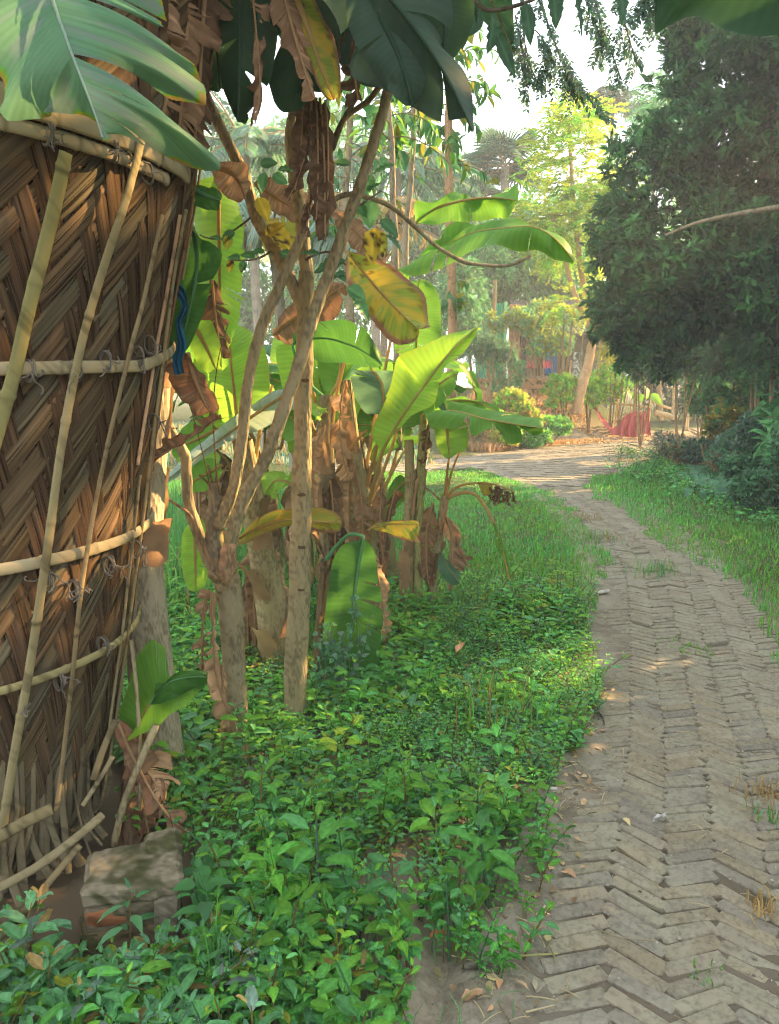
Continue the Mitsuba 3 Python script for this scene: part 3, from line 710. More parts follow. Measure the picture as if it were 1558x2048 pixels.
def sweep_streaky(mb, P, R, col, seed, sides=34):
    """a stem with fibrous streaks and torn sheath edges along it"""
    n = len(P); t, A, Bv = frames(P); a = np.arange(sides + 1) * 2 * np.pi / sides
    k = np.stack([np.cos(a)[None] * 3.2 + 0 * P[:, :1], np.sin(a)[None] * 3.2 + 0 * P[:, :1], np.repeat(np.linspace(0, 2.2, n)[:, None], sides + 1, 1)], -1)
    st = vn(k * [3.5, 3.5, 1], 1, seed); fi = vn(k * [9, 9, 2.5], 1, seed + 2); pl = vn(k * [1.2, 1.2, 2.0], 1, seed + 4)
    r = R[:, None] * (1 + .07 * st + .035 * fi + .06 * pl)
    V = P[:, None] + (np.cos(a)[None, :, None] * A[:, None] + np.sin(a)[None, :, None] * Bv[:, None]) * r[..., None]
    c = np.asarray(col) * np.exp(.45 * fi + .35 * st + .3 * pl)[..., None]
    dk = sstep(.35, .6, pl)[..., None] * .6; c = c * (1 - dk) + np.asarray(col) * np.array([.5, .42, .34]) * dk
    grid(mb, V, c)

def pseudostem(plant, pts, r0, r1, col, flaps=6, seed=0, Y=None, dry=.5, flapcol=(.42, .30, .19), label=None):
    rng = np.random.default_rng(seed)
    P = resample(ats(pts, Y), 40); R = np.linspace(r0, r1, 40)
    mb = MB(); col = np.asarray(col, float)
    s = np.linspace(0, 1, 40)
    c = col[None] * (1 + .25 * vn(np.stack([s * 5, s * 0 + seed, s * 0], 1), 1, 3))[:, None]
    sweep_streaky(mb, P, R, col, seed)
    put(mb, 'bark', parent=plant, name='pseudostem', label=label)
    L = np.linalg.norm(P[-1] - P[0])
    for k in range(flaps):
        # a dry sheath: a shell round part of the stem whose free edge stands off and curls
        a0, wid = rng.uniform(0, 2 * np.pi), rng.uniform(.6, 1.5)
        sa = rng.uniform(0.0, .75); sb = min(1, sa + rng.uniform(.15, .45) / max(L, .3))
        ss = np.linspace(sa, sb, 12); c3 = np.stack([np.interp(ss, s, P[:, j]) for j in range(3)], 1); rr = np.interp(ss, s, R)
        q = np.linspace(-1, 1, 7); x = (ss - sa) / (sb - sa)
        a = a0 + wid * q[None] * (1 - .55 * x[:, None]) + .3 * x[:, None] * rng.uniform(-1, 1)
        rad = rr[:, None] * (1.05 + (rng.uniform(.15, .9) * x[:, None] ** 2) + .25 * np.abs(q[None]) ** 3 * rng.uniform(.2, 1.0))
        V = c3[:, None] + np.stack([np.cos(a) * rad, np.sin(a) * rad, -.25 * x[:, None] ** 3 * rng.uniform(0, 1) * (sb - sa) * L + 0 * a], -1)
        V = V + .008 * np.stack([vn(V, 30, seed + k + j) for j in range(3)], -1)
        mb = MB(); cc = np.asarray(flapcol) * rng.uniform(.55, 1.25) * np.array([1, rng.uniform(.9, 1.1), rng.uniform(.8, 1.2)])
        grid(mb, V, cc * (1 + .25 * vn(V, 14, k))[..., None], np.stack(np.broadcast_arrays(q[None], x[:, None]), -1))
        put(mb, 'dry_leaf', parent=plant, name='dry_sheath')
    return P

def hanging_leaf(plant, pts, w, sty='dry', Y=None, seed=0, label=None, tears=5, curl=1.0, rag=.25):
    """a dead leaf folded along its rib and hanging in crumpled strips"""
    rng = np.random.default_rng(seed); n = 40
    M = resample(ats(pts, Y), n); t = unit(np.gradient(M, axis=0)); s = np.linspace(0, 1, n)
    view = unit(np.array([M[:, 0].mean(), M[:, 1].mean(), 0]))
    S = unit(np.cross(t, view)); N = np.cross(S, t)
    ww = w * np.minimum(1, (s / .15) ** .6 + .15) * (1 - .75 * np.maximum(0, (s - .6) / .4) ** 1.5) * (1 + .4 * vn(np.stack([s * 6, s * 0 + seed, s * 0], 1), 1, 4))
    mb = MB()
    for sg in (-1, 1):
        th = 0.9 * curl + .5 * vn(np.stack([s * 5, s * 0 + seed + sg, s * 0], 1), 1, 6)
        O = M + S * (sg * ww * np.cos(th))[:, None] + N * (ww * np.sin(th) * .8)[:, None] + t * (ww * .5)[:, None]
        half_blade(mb, M, O, sty, [(x, rng.uniform(.01, .03)) for x in rng.uniform(.1, .95, tears)], .25 * rng.uniform(-1, 1), rng, n, m=9, ragged=rag, wave=.1 * rag, limp=.012)
    key = put(mb, 'dry_leaf', parent=plant, name='dead_leaf', label=label)
    mb = MB(); sweep(mb, M, w * np.interp(s, [0, 1], [.08, .03]) + .002, [.40, .29, .17], sides=6)
    put(mb, 'dry_leaf', parent=key, name='midrib')

# --- the tall plant behind the granary whose big leaves hang over everything
B = thing('banana_plant', 'tall banana plant with a pale peeling stem behind the granary and dark leaves hanging overhead', 'banana plant', 'banana plants left of the lane')
pseudostem(B, [(330, 1560, 3.25), (312, 1440, 3.3), (298, 1300, 3.35), (285, 1120, 3.4), (300, 800, 3.5), (330, 400, 3.5), (400, 0, 3.4), (430, -260, 3.2)], .105, .06, [.42, .35, .235], 12, 3, flapcol=(.38, .28, .19))
leaf_part(B, [(60, -260, 1.9), (100, -20, 1.78), (130, 70, 1.72), (160, 150, 1.68), (185, 215, 1.66), (205, 275, 1.66)],
          [(-160, -160), (-120, 0), (-60, 110), (-5, 160), (-8, 215), (8, 235), (60, 228), (120, 222), (165, 226), (188, 240)],
          None, 'edged', dL=.06, sag=.05, rib=.008, wave=.01, ragged=.02, n=110, pet=[(-60, -700, 2.2), (20, -420, 2.05)], label='big grey green leaf across the top of the granary', ribcol=[.36, .48, .2])
def lobe(key, mid, out, sty, sag=.05, Y=1.7, tears=()):
    """one torn lobe of a leaf, from its piece of midrib to its far end"""
    rng = np.random.default_rng(LEAFN[0] + 500); LEAFN[0] += 1
    mb = MB(); half_blade(mb, resample(ats(mid), 60), resample(ats(out), 60), sty, list(tears), sag, rng, 60, 22, .004, .006)
    put(mb, 'banana_leaf', parent=key, name='lobe')
hero = 'banana_plant__leaf'
lobe(hero, [(60, -260, 1.9), (80, -120, 1.84), (100, -25, 1.78)], [(250, -160, 1.9), (312, -40, 1.92), (318, 10, 1.93), (335, 62, 1.94), (318, 66, 1.94)], 'edged')
lobe(hero, [(101, -20, 1.78), (118, 40, 1.74), (145, 108, 1.7)], [(335, 70, 1.92), (395, 130, 1.98), (418, 180, 2.02), (414, 214, 2.02), (350, 195, 1.99), (320, 180, 1.96)], 'edged', .06)
lobe(hero, [(146, 112, 1.7), (165, 160, 1.68), (185, 215, 1.66), (203, 268, 1.66)], [(300, 205, 1.88), (375, 265, 1.98), (432, 326, 2.06), (436, 340, 2.06), (400, 342, 2.04), (330, 318, 1.93), (262, 288, 1.8), (206, 276, 1.67)], 'edged', .06)
hanging_leaf(B, [(345, -60, 2.6), (372, 60, 2.62), (365, 180, 2.64), (352, 300, 2.66)], .10, 'dry', seed=5, tears=9, curl=.4)
hanging_leaf(B, [(300, -40, 2.5), (325, 60, 2.5), (335, 160, 2.52), (318, 250, 2.54)], .09, 'dry', seed=6, tears=9, curl=.4)
hanging_leaf(B, [(412, -80, 2.7), (405, 60, 2.7), (398, 180, 2.72), (384, 330, 2.74)], .08, 'drydark', seed=7, tears=9, curl=.5)
# leaves overhead, seen from below
OV = dict(sag=.08, rib=.013, ribcol=[.05, .09, .04])  # ribs darkened too, overhead shade put into their colour
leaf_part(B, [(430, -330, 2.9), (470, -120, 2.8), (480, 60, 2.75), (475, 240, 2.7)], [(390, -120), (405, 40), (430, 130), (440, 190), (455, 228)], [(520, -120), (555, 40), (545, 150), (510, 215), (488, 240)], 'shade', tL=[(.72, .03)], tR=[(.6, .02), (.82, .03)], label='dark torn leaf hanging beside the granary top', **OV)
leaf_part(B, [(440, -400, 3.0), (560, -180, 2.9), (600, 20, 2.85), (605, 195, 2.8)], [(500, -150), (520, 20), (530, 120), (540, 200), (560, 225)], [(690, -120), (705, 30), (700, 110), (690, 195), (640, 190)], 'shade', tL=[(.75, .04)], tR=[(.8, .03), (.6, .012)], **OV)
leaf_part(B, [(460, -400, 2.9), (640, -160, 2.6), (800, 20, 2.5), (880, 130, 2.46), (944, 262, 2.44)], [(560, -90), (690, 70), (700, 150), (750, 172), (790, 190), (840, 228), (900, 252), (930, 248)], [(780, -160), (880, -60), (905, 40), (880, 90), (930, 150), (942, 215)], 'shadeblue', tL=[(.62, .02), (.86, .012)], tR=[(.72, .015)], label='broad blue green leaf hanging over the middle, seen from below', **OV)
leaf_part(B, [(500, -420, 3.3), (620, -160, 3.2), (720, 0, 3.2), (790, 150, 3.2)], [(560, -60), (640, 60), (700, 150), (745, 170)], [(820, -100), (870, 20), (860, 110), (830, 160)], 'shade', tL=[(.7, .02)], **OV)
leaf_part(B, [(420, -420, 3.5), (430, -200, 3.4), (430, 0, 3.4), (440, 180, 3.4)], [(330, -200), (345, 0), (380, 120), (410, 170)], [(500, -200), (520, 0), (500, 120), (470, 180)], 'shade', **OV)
hanging_leaf(B, [(500, -60, 2.75), (512, 60, 2.75), (520, 160, 2.75), (512, 240, 2.75)], .028, 'dry', seed=8, tears=2, curl=.6)
hanging_leaf(B, [(548, -80, 2.7), (575, 20, 2.7), (600, 110, 2.7), (628, 195, 2.7)], .055, 'dry', seed=9, tears=2, curl=.6, rag=.1, label='dry brown torn leaf hanging from the dark leaves')
leaf_part(B, [(560, -80, 2.72), (610, 40, 2.72), (640, 130, 2.72), (668, 200, 2.72)], [(590, 60), (620, 130), (640, 180), (660, 200)], [(640, 20), (675, 100), (682, 160), (680, 200)], 'yellow', sag=.06)
for k, (x, y, x2, y2, w) in enumerate([(622, 190, 612, 470, .05), (640, 195, 650, 480, .04), (606, 195, 590, 380, .025), (632, 200, 632, 440, .04), (650, 200, 655, 400, .03), (612, 300, 575, 400, .012), (630, 330, 600, 440, .014)]):
    hanging_leaf(B, [(x, y, 3.0), ((x + x2) / 2 + 4, (y + y2) / 2, 3.0), (x2, y2, 3.0)], w * .8, 'drydark', seed=20 + k, tears=0, curl=1.1, rag=.06)
# more of the same crown above them, which keeps the light off
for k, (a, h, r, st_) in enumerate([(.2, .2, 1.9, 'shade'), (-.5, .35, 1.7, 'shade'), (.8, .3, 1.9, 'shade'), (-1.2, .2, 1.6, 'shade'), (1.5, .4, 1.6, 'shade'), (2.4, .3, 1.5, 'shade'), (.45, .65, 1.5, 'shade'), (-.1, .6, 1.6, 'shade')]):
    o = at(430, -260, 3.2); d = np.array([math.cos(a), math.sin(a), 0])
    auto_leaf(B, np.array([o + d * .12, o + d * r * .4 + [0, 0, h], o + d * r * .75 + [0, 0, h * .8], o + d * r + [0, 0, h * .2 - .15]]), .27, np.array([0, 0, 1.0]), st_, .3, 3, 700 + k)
hanging_leaf(B, [(700, -80, 2.9), (716, 40, 2.9), (708, 130, 2.9), (716, 200, 2.9)], .06, 'drydark', seed=10, tears=3, curl=.3)
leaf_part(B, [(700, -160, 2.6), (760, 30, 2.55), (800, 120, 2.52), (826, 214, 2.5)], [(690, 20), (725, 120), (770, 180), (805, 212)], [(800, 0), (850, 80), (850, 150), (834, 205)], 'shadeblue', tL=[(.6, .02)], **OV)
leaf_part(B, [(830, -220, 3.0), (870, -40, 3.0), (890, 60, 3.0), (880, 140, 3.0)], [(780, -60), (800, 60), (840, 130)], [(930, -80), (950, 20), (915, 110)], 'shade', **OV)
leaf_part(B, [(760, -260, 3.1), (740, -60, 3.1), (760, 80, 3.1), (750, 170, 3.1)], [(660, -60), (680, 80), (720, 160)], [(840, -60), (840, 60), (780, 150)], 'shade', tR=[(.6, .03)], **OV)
# leaves low behind the granary
leaf_part(B, [(360, 400, 3.3), (395, 520, 3.25), (375, 640, 3.2), (338, 720, 3.2)], [(345, 420), (350, 520), (330, 620), (322, 690)], [(410, 480), (442, 506), (430, 560), (398, 645), (352, 715)], 'dark', sag=.05, dL=.15, dR=-.05)
leaf_part(B, [(388, 378, 3.0), (415, 392, 3.0), (440, 400, 3.0)], [(392, 370), (425, 375), (442, 386)], [(388, 410), (420, 420), (440, 420)], 'dark', sag=.02)
leaf_part(B, [(440, 350, 4.2), (438, 480, 4.1), (440, 600, 4.1), (452, 700, 4.1)], [(385, 380), (390, 500), (385, 600), (405, 690)], [(478, 400), (487, 500), (484, 600), (470, 680)], 'bright', sag=.05, dL=.1, dR=.1)
leaf_part(B, [(380, 640, 3.8), (410, 690, 3.8), (432, 740, 3.8)], [(375, 670), (390, 720), (415, 745)], [(420, 640), (440, 690), (445, 735)], 'bright', sag=.04)
hanging_leaf(B, [(425, 560, 3.9), (432, 640, 3.9), (445, 715, 3.9)], .055, 'drydark', seed=31, curl=.6)
leaf_part(B, [(375, 705, 3.2), (390, 760, 3.2), (420, 825, 3.2)], [(330, 738), (340, 770), (370, 805), (400, 832)], [(392, 730), (415, 770), (438, 812), (436, 832)], 'red', sag=.12, wave=.02, label='folded rust brown dead leaf behind the granary edge')
hanging_leaf(B, [(440, 835, 3.3), (380, 875, 3.25), (305, 920, 3.2)], .018, 'red', seed=32, tears=1, curl=.9)

# --- young plant at the granary's foot
B = thing('banana_plant', 'young banana sucker with one folded green leaf and brown dead leaves, behind the masonry block', 'banana plant', 'banana plants left of the lane')
pseudostem(B, [(262, 1690, 2.72), (264, 1600, 2.74), (268, 1500, 2.76), (272, 1460, 2.76)], .05, .03, [.2, .13, .08], 5, 13, flapcol=(.34, .17, .1))
leaf_part(B, [(270, 1475, 2.75), (300, 1410, 2.72), (345, 1365, 2.68), (415, 1348, 2.6)], [(245, 1440), (262, 1370), (285, 1300), (318, 1278), (338, 1300), (342, 1350), (372, 1345)], [(268, 1480), (315, 1455), (360, 1420), (390, 1390), (412, 1362)], 'green', sag=.05, dL=.12, dR=-.06, rib=.008, pet=[(268, 1560, 2.75)], label='folded green leaf of the young banana')
leaf_part(B, [(300, 1408, 2.66), (350, 1360, 2.6), (415, 1355, 2.54)], [(320, 1370), (370, 1342), (405, 1343)], [(330, 1405), (370, 1388), (408, 1372)], 'dark', sag=-.12, rib=.004)
hanging_leaf(B, [(235, 1440, 2.7), (290, 1560, 2.66), (345, 1640, 2.62), (385, 1668, 2.6)], .06, 'red', seed=40, tears=8, curl=.8, label='collapsed reddish dead leaf')
hanging_leaf(B, [(270, 1570, 2.72), (292, 1640, 2.7), (300, 1690, 2.7)], .06, 'red', seed=41, tears=5, curl=.7)
hanging_leaf(B, [(240, 1490, 2.74), (285, 1530, 2.7), (330, 1600, 2.66)], .07, 'drypale', seed=42, tears=6, curl=.5)
for pts, r in (([(228, 1690, 2.6), (250, 1600, 2.6), (282, 1520, 2.6), (312, 1450, 2.62)], .013), ([(280, 1620, 2.68), (278, 1450, 2.68), (262, 1280, 2.7)], .008)):
    mb = MB(); sweep(mb, resample(ats(pts), 20), r, [.36, .27, .16], sides=8, rough=.15); put(mb, 'bark', parent=B, name='dry_stalk')

# --- the clump
CL = 'banana plants left of the lane'
B = thing('banana_plant', 'banana plant with a sunlit golden brown stem between the forked tree and the slender trunk', 'banana plant', CL)
pseudostem(B, [(562, 1350, 4.9), (545, 1220, 4.85), (520, 1080, 4.8), (498, 960, 4.75), (484, 880, 4.7)], .115, .06, [.38, .31, .16], 6, 51)
leaf_part(B, [(478, 870, 4.7), (468, 780, 4.65), (462, 720, 4.6), (452, 640, 4.6)], [(400, 830), (388, 760), (400, 690), (430, 650)], [(530, 840), (541, 760), (530, 690), (480, 650)], 'bright', sag=.06, dL=.1, dR=.1, pet=[(484, 890, 4.7)], label='broad bright green backlit leaf')
leaf_part(B, [(480, 880, 4.72), (440, 800, 4.8), (410, 770, 4.85), (370, 720, 4.9)], [(420, 810), (385, 800), (365, 750)], [(440, 760), (400, 700), (375, 690)], 'green', sag=.05, pet=[(484, 900, 4.7)])
leaf_part(B, [(590, 778, 4.5), (520, 822, 4.6), (440, 880, 4.65), (322, 968, 4.7)], [(560, 778), (500, 812), (420, 870), (340, 940)], [(600, 800), (540, 850), (460, 885), (345, 965)], 'silver', sag=.12, rib=.01, label='pale silvery leaf underside slanting down to the left')
leaf_part(B, [(430, 860, 4.9), (390, 880, 4.9), (345, 900, 4.9)], [(410, 835), (370, 850), (350, 880)], [(430, 890), (390, 925), (350, 915)], 'green', sag=.05)
leaf_part(B, [(445, 930, 4.85), (400, 955, 4.85), (365, 975, 4.85)], [(420, 915), (385, 930), (365, 960)], [(440, 960), (400, 985), (370, 985)], 'green', sag=.05)
leaf_part(B, [(395, 1030, 4.7), (390, 1100, 4.7), (392, 1185, 4.7)], [(365, 1070), (362, 1130), (378, 1180)], [(430, 1060), (420, 1120), (412, 1172)], 'bright', sag=.04, label='small bright leaf hanging straight down left of the forked tree')
leaf_part(B, [(470, 1085, 4.5), (520, 1055, 4.45), (580, 1040, 4.4), (655, 1045, 4.3)], [(500, 1050), (560, 1018), (640, 1015), (684, 1038)], [(490, 1085), (540, 1060), (600, 1048), (660, 1062)], 'gold', sag=.1, rib=.008)
leaf_part(B, [(600, 1020, 4.6), (640, 1035, 4.55), (684, 1048, 4.5)], [(615, 1012), (655, 1018), (682, 1035)], [(615, 1055), (650, 1066), (680, 1062)], 'yellow', sag=.06, rib=.005)
for k, (a, b, w) in enumerate([((505, 1100), (512, 1330), .10), ((492, 1150), (498, 1340), .08), ((540, 1090), (580, 1220), .05), ((526, 1140), (530, 1330), .07), ((560, 1180), (590, 1330), .06), ((478, 1180), (470, 1330), .05)]):
    hanging_leaf(B, [(a[0], a[1], 4.95), ((a[0] + b[0]) / 2, (a[1] + b[1]) / 2, 4.92), (b[0], b[1], 4.9)], w, ['dry', 'drydark', 'drypale'][k % 3], seed=60 + k, tears=7, curl=.7)

B = thing('banana_plant', 'banana plant just right of the slender trunk with a dark rounded leaf on top', 'banana plant', CL)
pseudostem(B, [(668, 1330, 5.3), (664, 1180, 5.3), (655, 1000, 5.25), (650, 860, 5.2), (655, 790, 5.2)], .085, .05, [.24, .2, .11], 6, 71)
leaf_part(B, [(585, 688, 5.0), (640, 676, 4.9), (700, 690, 4.8), (765, 732, 4.7)], [(595, 660), (640, 640), (690, 636), (735, 664), (760, 715)], [(600, 705), (650, 728), (705, 732), (755, 738)], 'dark', sag=.06, dL=-.1, dR=.1, label='dark rounded leaf behind the slender trunk', pet=[(655, 800, 5.2), (600, 740, 5.1)])
leaf_part(B, [(745, 742, 5.1), (765, 775, 5.05), (768, 830, 5.0)], [(700, 748), (708, 790), (740, 830)], [(785, 742), (790, 780), (786, 825)], 'blue', sag=.05)
leaf_part(B, [(655, 800, 5.3), (680, 740, 5.4), (672, 660, 5.5)], [(640, 760), (632, 700), (650, 660)], [(695, 750), (712, 710), (700, 665)], 'green', sag=.05)
leaf_part(B, [(600, 800, 5.5), (620, 780, 5.5), (655, 765, 5.5)], [(605, 775), (635, 758), (655, 755)], [(610, 810), (640, 800), (655, 780)], 'green', sag=.04)
for k, (a_, b_, c_, st2) in enumerate([((640, 900), (600, 760), (575, 640), 'bright'), ((655, 900), (640, 760), (652, 650), 'green'), ((665, 900), (690, 800), (735, 745), 'bright'), ((645, 910), (585, 840), (540, 800), 'green'), ((660, 910), (700, 850), (755, 850), 'green')]):
    m3 = resample(ats([(a_[0], a_[1], 5.35), (b_[0], b_[1], 5.45 + .1 * k), (c_[0], c_[1], 5.5 + .1 * k)]), 8)
    auto_leaf(B, m3[2:], .13, np.array([.1, -.9, .5]), st2, .12, 1, 740 + k, m3[:3])
hanging_leaf(B, [(650, 850, 5.1), (625, 930, 5.05), (630, 1030, 5.05)], .07, 'drypale', seed=72, tears=6, curl=.5)
hanging_leaf(B, [(690, 760, 5.1), (680, 860, 5.1), (700, 960, 5.1)], .06, 'drypale', seed=73, tears=7, curl=.6, label='pale crumpled dead leaf on the stem top')
hanging_leaf(B, [(660, 960, 5.1), (670, 1080, 5.1), (672, 1200, 5.1)], .07, 'drydark', seed=74, tears=7, curl=.6)
hanging_leaf(B, [(625, 980, 5.3), (600, 1020, 5.3), (612, 1100, 5.3)], .07, 'dry', seed=75, tears=5, curl=.4)

B = thing('banana_plant', 'banana plant with the tall glowing yellow green leaf slanting up to the right', 'banana plant', CL)
pseudostem(B, [(745, 1290, 5.5), (742, 1180, 5.5), (735, 1060, 5.45), (720, 960, 5.4), (700, 850, 5.4), (692, 760, 5.4)], .08, .045, [.30, .27, .14], 7, 81)
leaf_part(B, [(764, 905, 5.0), (800, 840, 4.95), (850, 770, 4.9), (905, 700, 4.85), (957, 654, 4.8)], [(742, 868), (765, 810), (785, 768), (798, 715), (850, 690), (905, 663), (945, 653)], [(790, 870), (820, 835), (868, 805), (892, 735), (925, 705), (948, 670)], 'bright', sag=.05, pet=[(722, 1060, 5.4), (745, 980, 5.2)], rib=.012, label='long glowing yellow green leaf slanting up to the right', dL=.05, dR=.05)
leaf_part(B, [(840, 810, 5.4), (870, 775, 5.4), (918, 745, 5.4)], [(840, 780), (880, 748), (912, 740)], [(850, 830), (890, 800), (916, 760)], 'green', sag=.05)
leaf_part(B, [(832, 710, 5.8), (835, 640, 5.8), (838, 560, 5.8)], [(786, 700), (795, 620), (820, 560)], [(884, 690), (882, 610), (858, 562)], 'green', sag=.05, pet=[(742, 1000, 5.5), (812, 800, 5.75)])
leaf_part(B, [(808, 556, 5.6), (880, 500, 5.5), (960, 462, 5.4), (1050, 452, 5.3), (1148, 522, 5.2)], [(820, 520), (890, 470), (960, 445), (1010, 430), (1060, 455), (1120, 492), (1150, 512)], [(815, 558), (890, 538), (950, 500), (1010, 480), (1060, 492), (1110, 522), (1148, 528)], 'green', sag=.1, dL=.1, dR=-.15, pet=[(730, 950, 5.4), (790, 640, 5.6)], wave=.06, label='long arching leaf reaching out to the right')
leaf_part(B, [(832, 446, 6.0), (890, 410, 5.9), (960, 396, 5.8), (1036, 402, 5.7)], [(840, 425), (900, 392), (970, 388), (1030, 394)], [(850, 452), (900, 442), (950, 446), (1010, 440)], 'green', sag=.1, wave=.06)
leaf_part(B, [(690, 500, 4.9), (735, 555, 4.8), (790, 615, 4.7), (838, 660, 4.65)], [(690, 540), (712, 600), (760, 660), (798, 690), (830, 684)], [(722, 508), (775, 530), (822, 570), (855, 625), (858, 660)], 'yellow', sag=.08, dL=-.08, dR=.08, label='yellowing spotted leaf with a curled brown edge', wave=.02)
leaf_part(B, [(545, 670, 5.1), (600, 630, 5.1), (690, 570, 5.0)], [(560, 630), (610, 590), (670, 560)], [(575, 682), (630, 670), (685, 610)], 'red', sag=.1, wave=.02, label='big rust red dead leaf behind the slender trunk')
leaf_part(B, [(520, 480, 5.0), (560, 470, 5.0), (605, 480, 5.0)], [(515, 440), (560, 430), (600, 445)], [(530, 500), (570, 510), (600, 505)], 'gold', sag=.08)
leaf_part(B, [(660, 420, 5.0), (720, 470, 4.95), (770, 530, 4.9)], [(665, 440), (710, 500), (750, 530)], [(690, 425), (745, 465), (775, 510)], 'dry', sag=.08)
leaf_part(B, [(420, 335, 3.6), (460, 345, 3.6), (490, 400, 3.6)], [(430, 322), (480, 322), (500, 360)], [(430, 370), (455, 395), (480, 412)], 'drypale', sag=.1)
leaf_part(B, [(510, 365, 4.4), (560, 400, 4.4), (620, 430, 4.4)], [(530, 352), (580, 372), (625, 405)], [(520, 395), (560, 430), (610, 450)], 'dry', sag=.1)
hanging_leaf(B, [(765, 960, 5.2), (760, 1050, 5.2), (770, 1130, 5.2)], .05, 'dry', seed=82, tears=5, curl=.7)
hanging_leaf(B, [(742, 1100, 5.1), (765, 1200, 5.05), (775, 1290, 5.0)], .06, 'drypale', seed=83, tears=5, curl=.8)
hanging_leaf(B, [(700, 900, 5.2), (722, 1000, 5.2), (726, 1110, 5.2)], .05, 'dry', seed=84, tears=7, curl=.6)
hanging_leaf(B, [(790, 980, 5.5), (770, 1080, 5.5), (760, 1180, 5.5)], .05, 'drydark', seed=85, tears=7, curl=.7)

for q, (pl, pts_) in enumerate([(2, [(500, 1000, 4.8), (470, 880, 4.75), (430, 790, 4.8), (400, 740, 4.85)]), (2, [(505, 1010, 4.8), (490, 850, 4.75), (462, 730, 4.7)]), (2, [(505, 990, 4.85), (520, 860, 4.9), (545, 770, 4.95)]), (3, [(655, 980, 5.25), (640, 860, 5.2), (622, 760, 5.2), (612, 710, 5.2)]), (3, [(660, 960, 5.25), (665, 840, 5.2), (685, 740, 5.2), (700, 690, 5.2)]),
                              (3, [(655, 990, 5.2), (620, 850, 5.15), (585, 800, 5.1)]), (3, [(665, 1000, 5.2), (700, 900, 5.2), (735, 860, 5.2)]), (4, [(720, 1010, 5.4), (752, 900, 5.3), (765, 830, 5.2)]), (4, [(715, 1000, 5.4), (690, 900, 5.4), (660, 840, 5.4)]), (4, [(735, 1100, 5.4), (760, 1000, 5.3), (810, 900, 5.4)])]):
    P_ = resample(ats(pts_), 24); mb = MB(); sweep(mb, P_, np.linspace(.02, .008, 24), [.30, .42, .12], sides=7); put(mb, 'stalk', parent='banana_plant_%03d' % pl, name='leaf_stalk')
B = thing('banana_plant', 'small banana plant whose torn dark green leaf hangs straight down by the slender trunk', 'banana plant', CL)
pseudostem(B, [(642, 1400, 4.55), (640, 1300, 4.55), (645, 1200, 4.55), (650, 1120, 4.55)], .04, .025, [.17, .12, .08], 6, 91, flapcol=(.3, .22, .14))
leaf_part(B, [(728, 1075, 4.45), (716, 1140, 4.42), (706, 1230, 4.4), (698, 1352, 4.4)], [(690, 1082), (662, 1125), (654, 1190), (647, 1260), (642, 1345)], [(746, 1090), (756, 1130), (760, 1180), (766, 1240), (762, 1300), (755, 1350)], 'dark', sag=.04, tR=[(.30, .012), (.42, .02), (.58, .008)], tL=[(.38, .006)], pet=[(650, 1125, 4.55), (675, 1090, 4.52), (705, 1068, 4.48)], rib=.010, label='torn dark green leaf hanging straight down', ragged=.01)
leaf_part(B, [(735, 1060, 4.7), (790, 1048, 4.7), (838, 1052, 4.7)], [(750, 1048), (800, 1040), (836, 1042)], [(770, 1068), (810, 1085), (836, 1088)], 'yellow', sag=.1, rib=.005)

B = thing('banana_plant', 'banana plant with twin green stems and a torn leaf drooping far out to the right', 'banana plant', CL)
pseudostem(B, [(812, 1235, 5.95), (815, 1100, 5.95), (820, 970, 5.9), (818, 880, 5.9)], .05, .035, [.30, .24, .12], 7, 101)
pseudostem(B, [(835, 1235, 6.0), (834, 1120, 6.0), (838, 1000, 5.95), (846, 870, 5.9), (848, 830, 5.9)], .05, .03, [.32, .34, .12], 4, 102)
leaf_part(B, [(848, 828, 5.9), (900, 822, 5.7), (980, 840, 5.5), (1085, 856, 5.3)], [(860, 810), (910, 800), (1000, 822), (1080, 848)], [(862, 846), (920, 850), (950, 872), (985, 860), (1020, 888), (1075, 880), (1086, 872)], 'green', sag=.12, dL=.15, dR=-.15, tR=[(.45, .03), (.62, .02), (.8, .03)], tL=[(.6, .02)], wave=.03, label='long torn leaf drooping out to the right over the grass', pet=[(842, 900, 5.92)])
leaf_part(B, [(860, 822, 6.2), (920, 800, 6.2), (1000, 830, 6.1)], [(880, 800), (930, 796), (995, 818)], [(880, 830), (930, 822), (990, 840)], 'green', sag=.1)
leaf_part(B, [(893, 838, 5.6), (896, 880, 5.6), (899, 918, 5.6)], [(868, 850), (874, 890), (890, 915)], [(934, 848), (932, 888), (910, 914)], 'bright', sag=.04, label='short bright leaf hanging below the torn one')
leaf_part(B, [(800, 860, 6.0), (760, 880, 6.0), (740, 920, 6.0)], [(780, 850), (750, 870), (738, 900)], [(800, 890), (770, 910), (748, 925)], 'green', sag=.05)
leaf_part(B, [(815, 960, 6.2), (790, 985, 6.2), (775, 1020, 6.2)], [(800, 950), (775, 985), (770, 1010)], [(815, 990), (800, 1010), (780, 1025)], 'green', sag=.05)
hanging_leaf(B, [(860, 850, 5.8), (852, 890, 5.8), (845, 930, 5.8)], .035, 'drydark', seed=103, curl=.8)

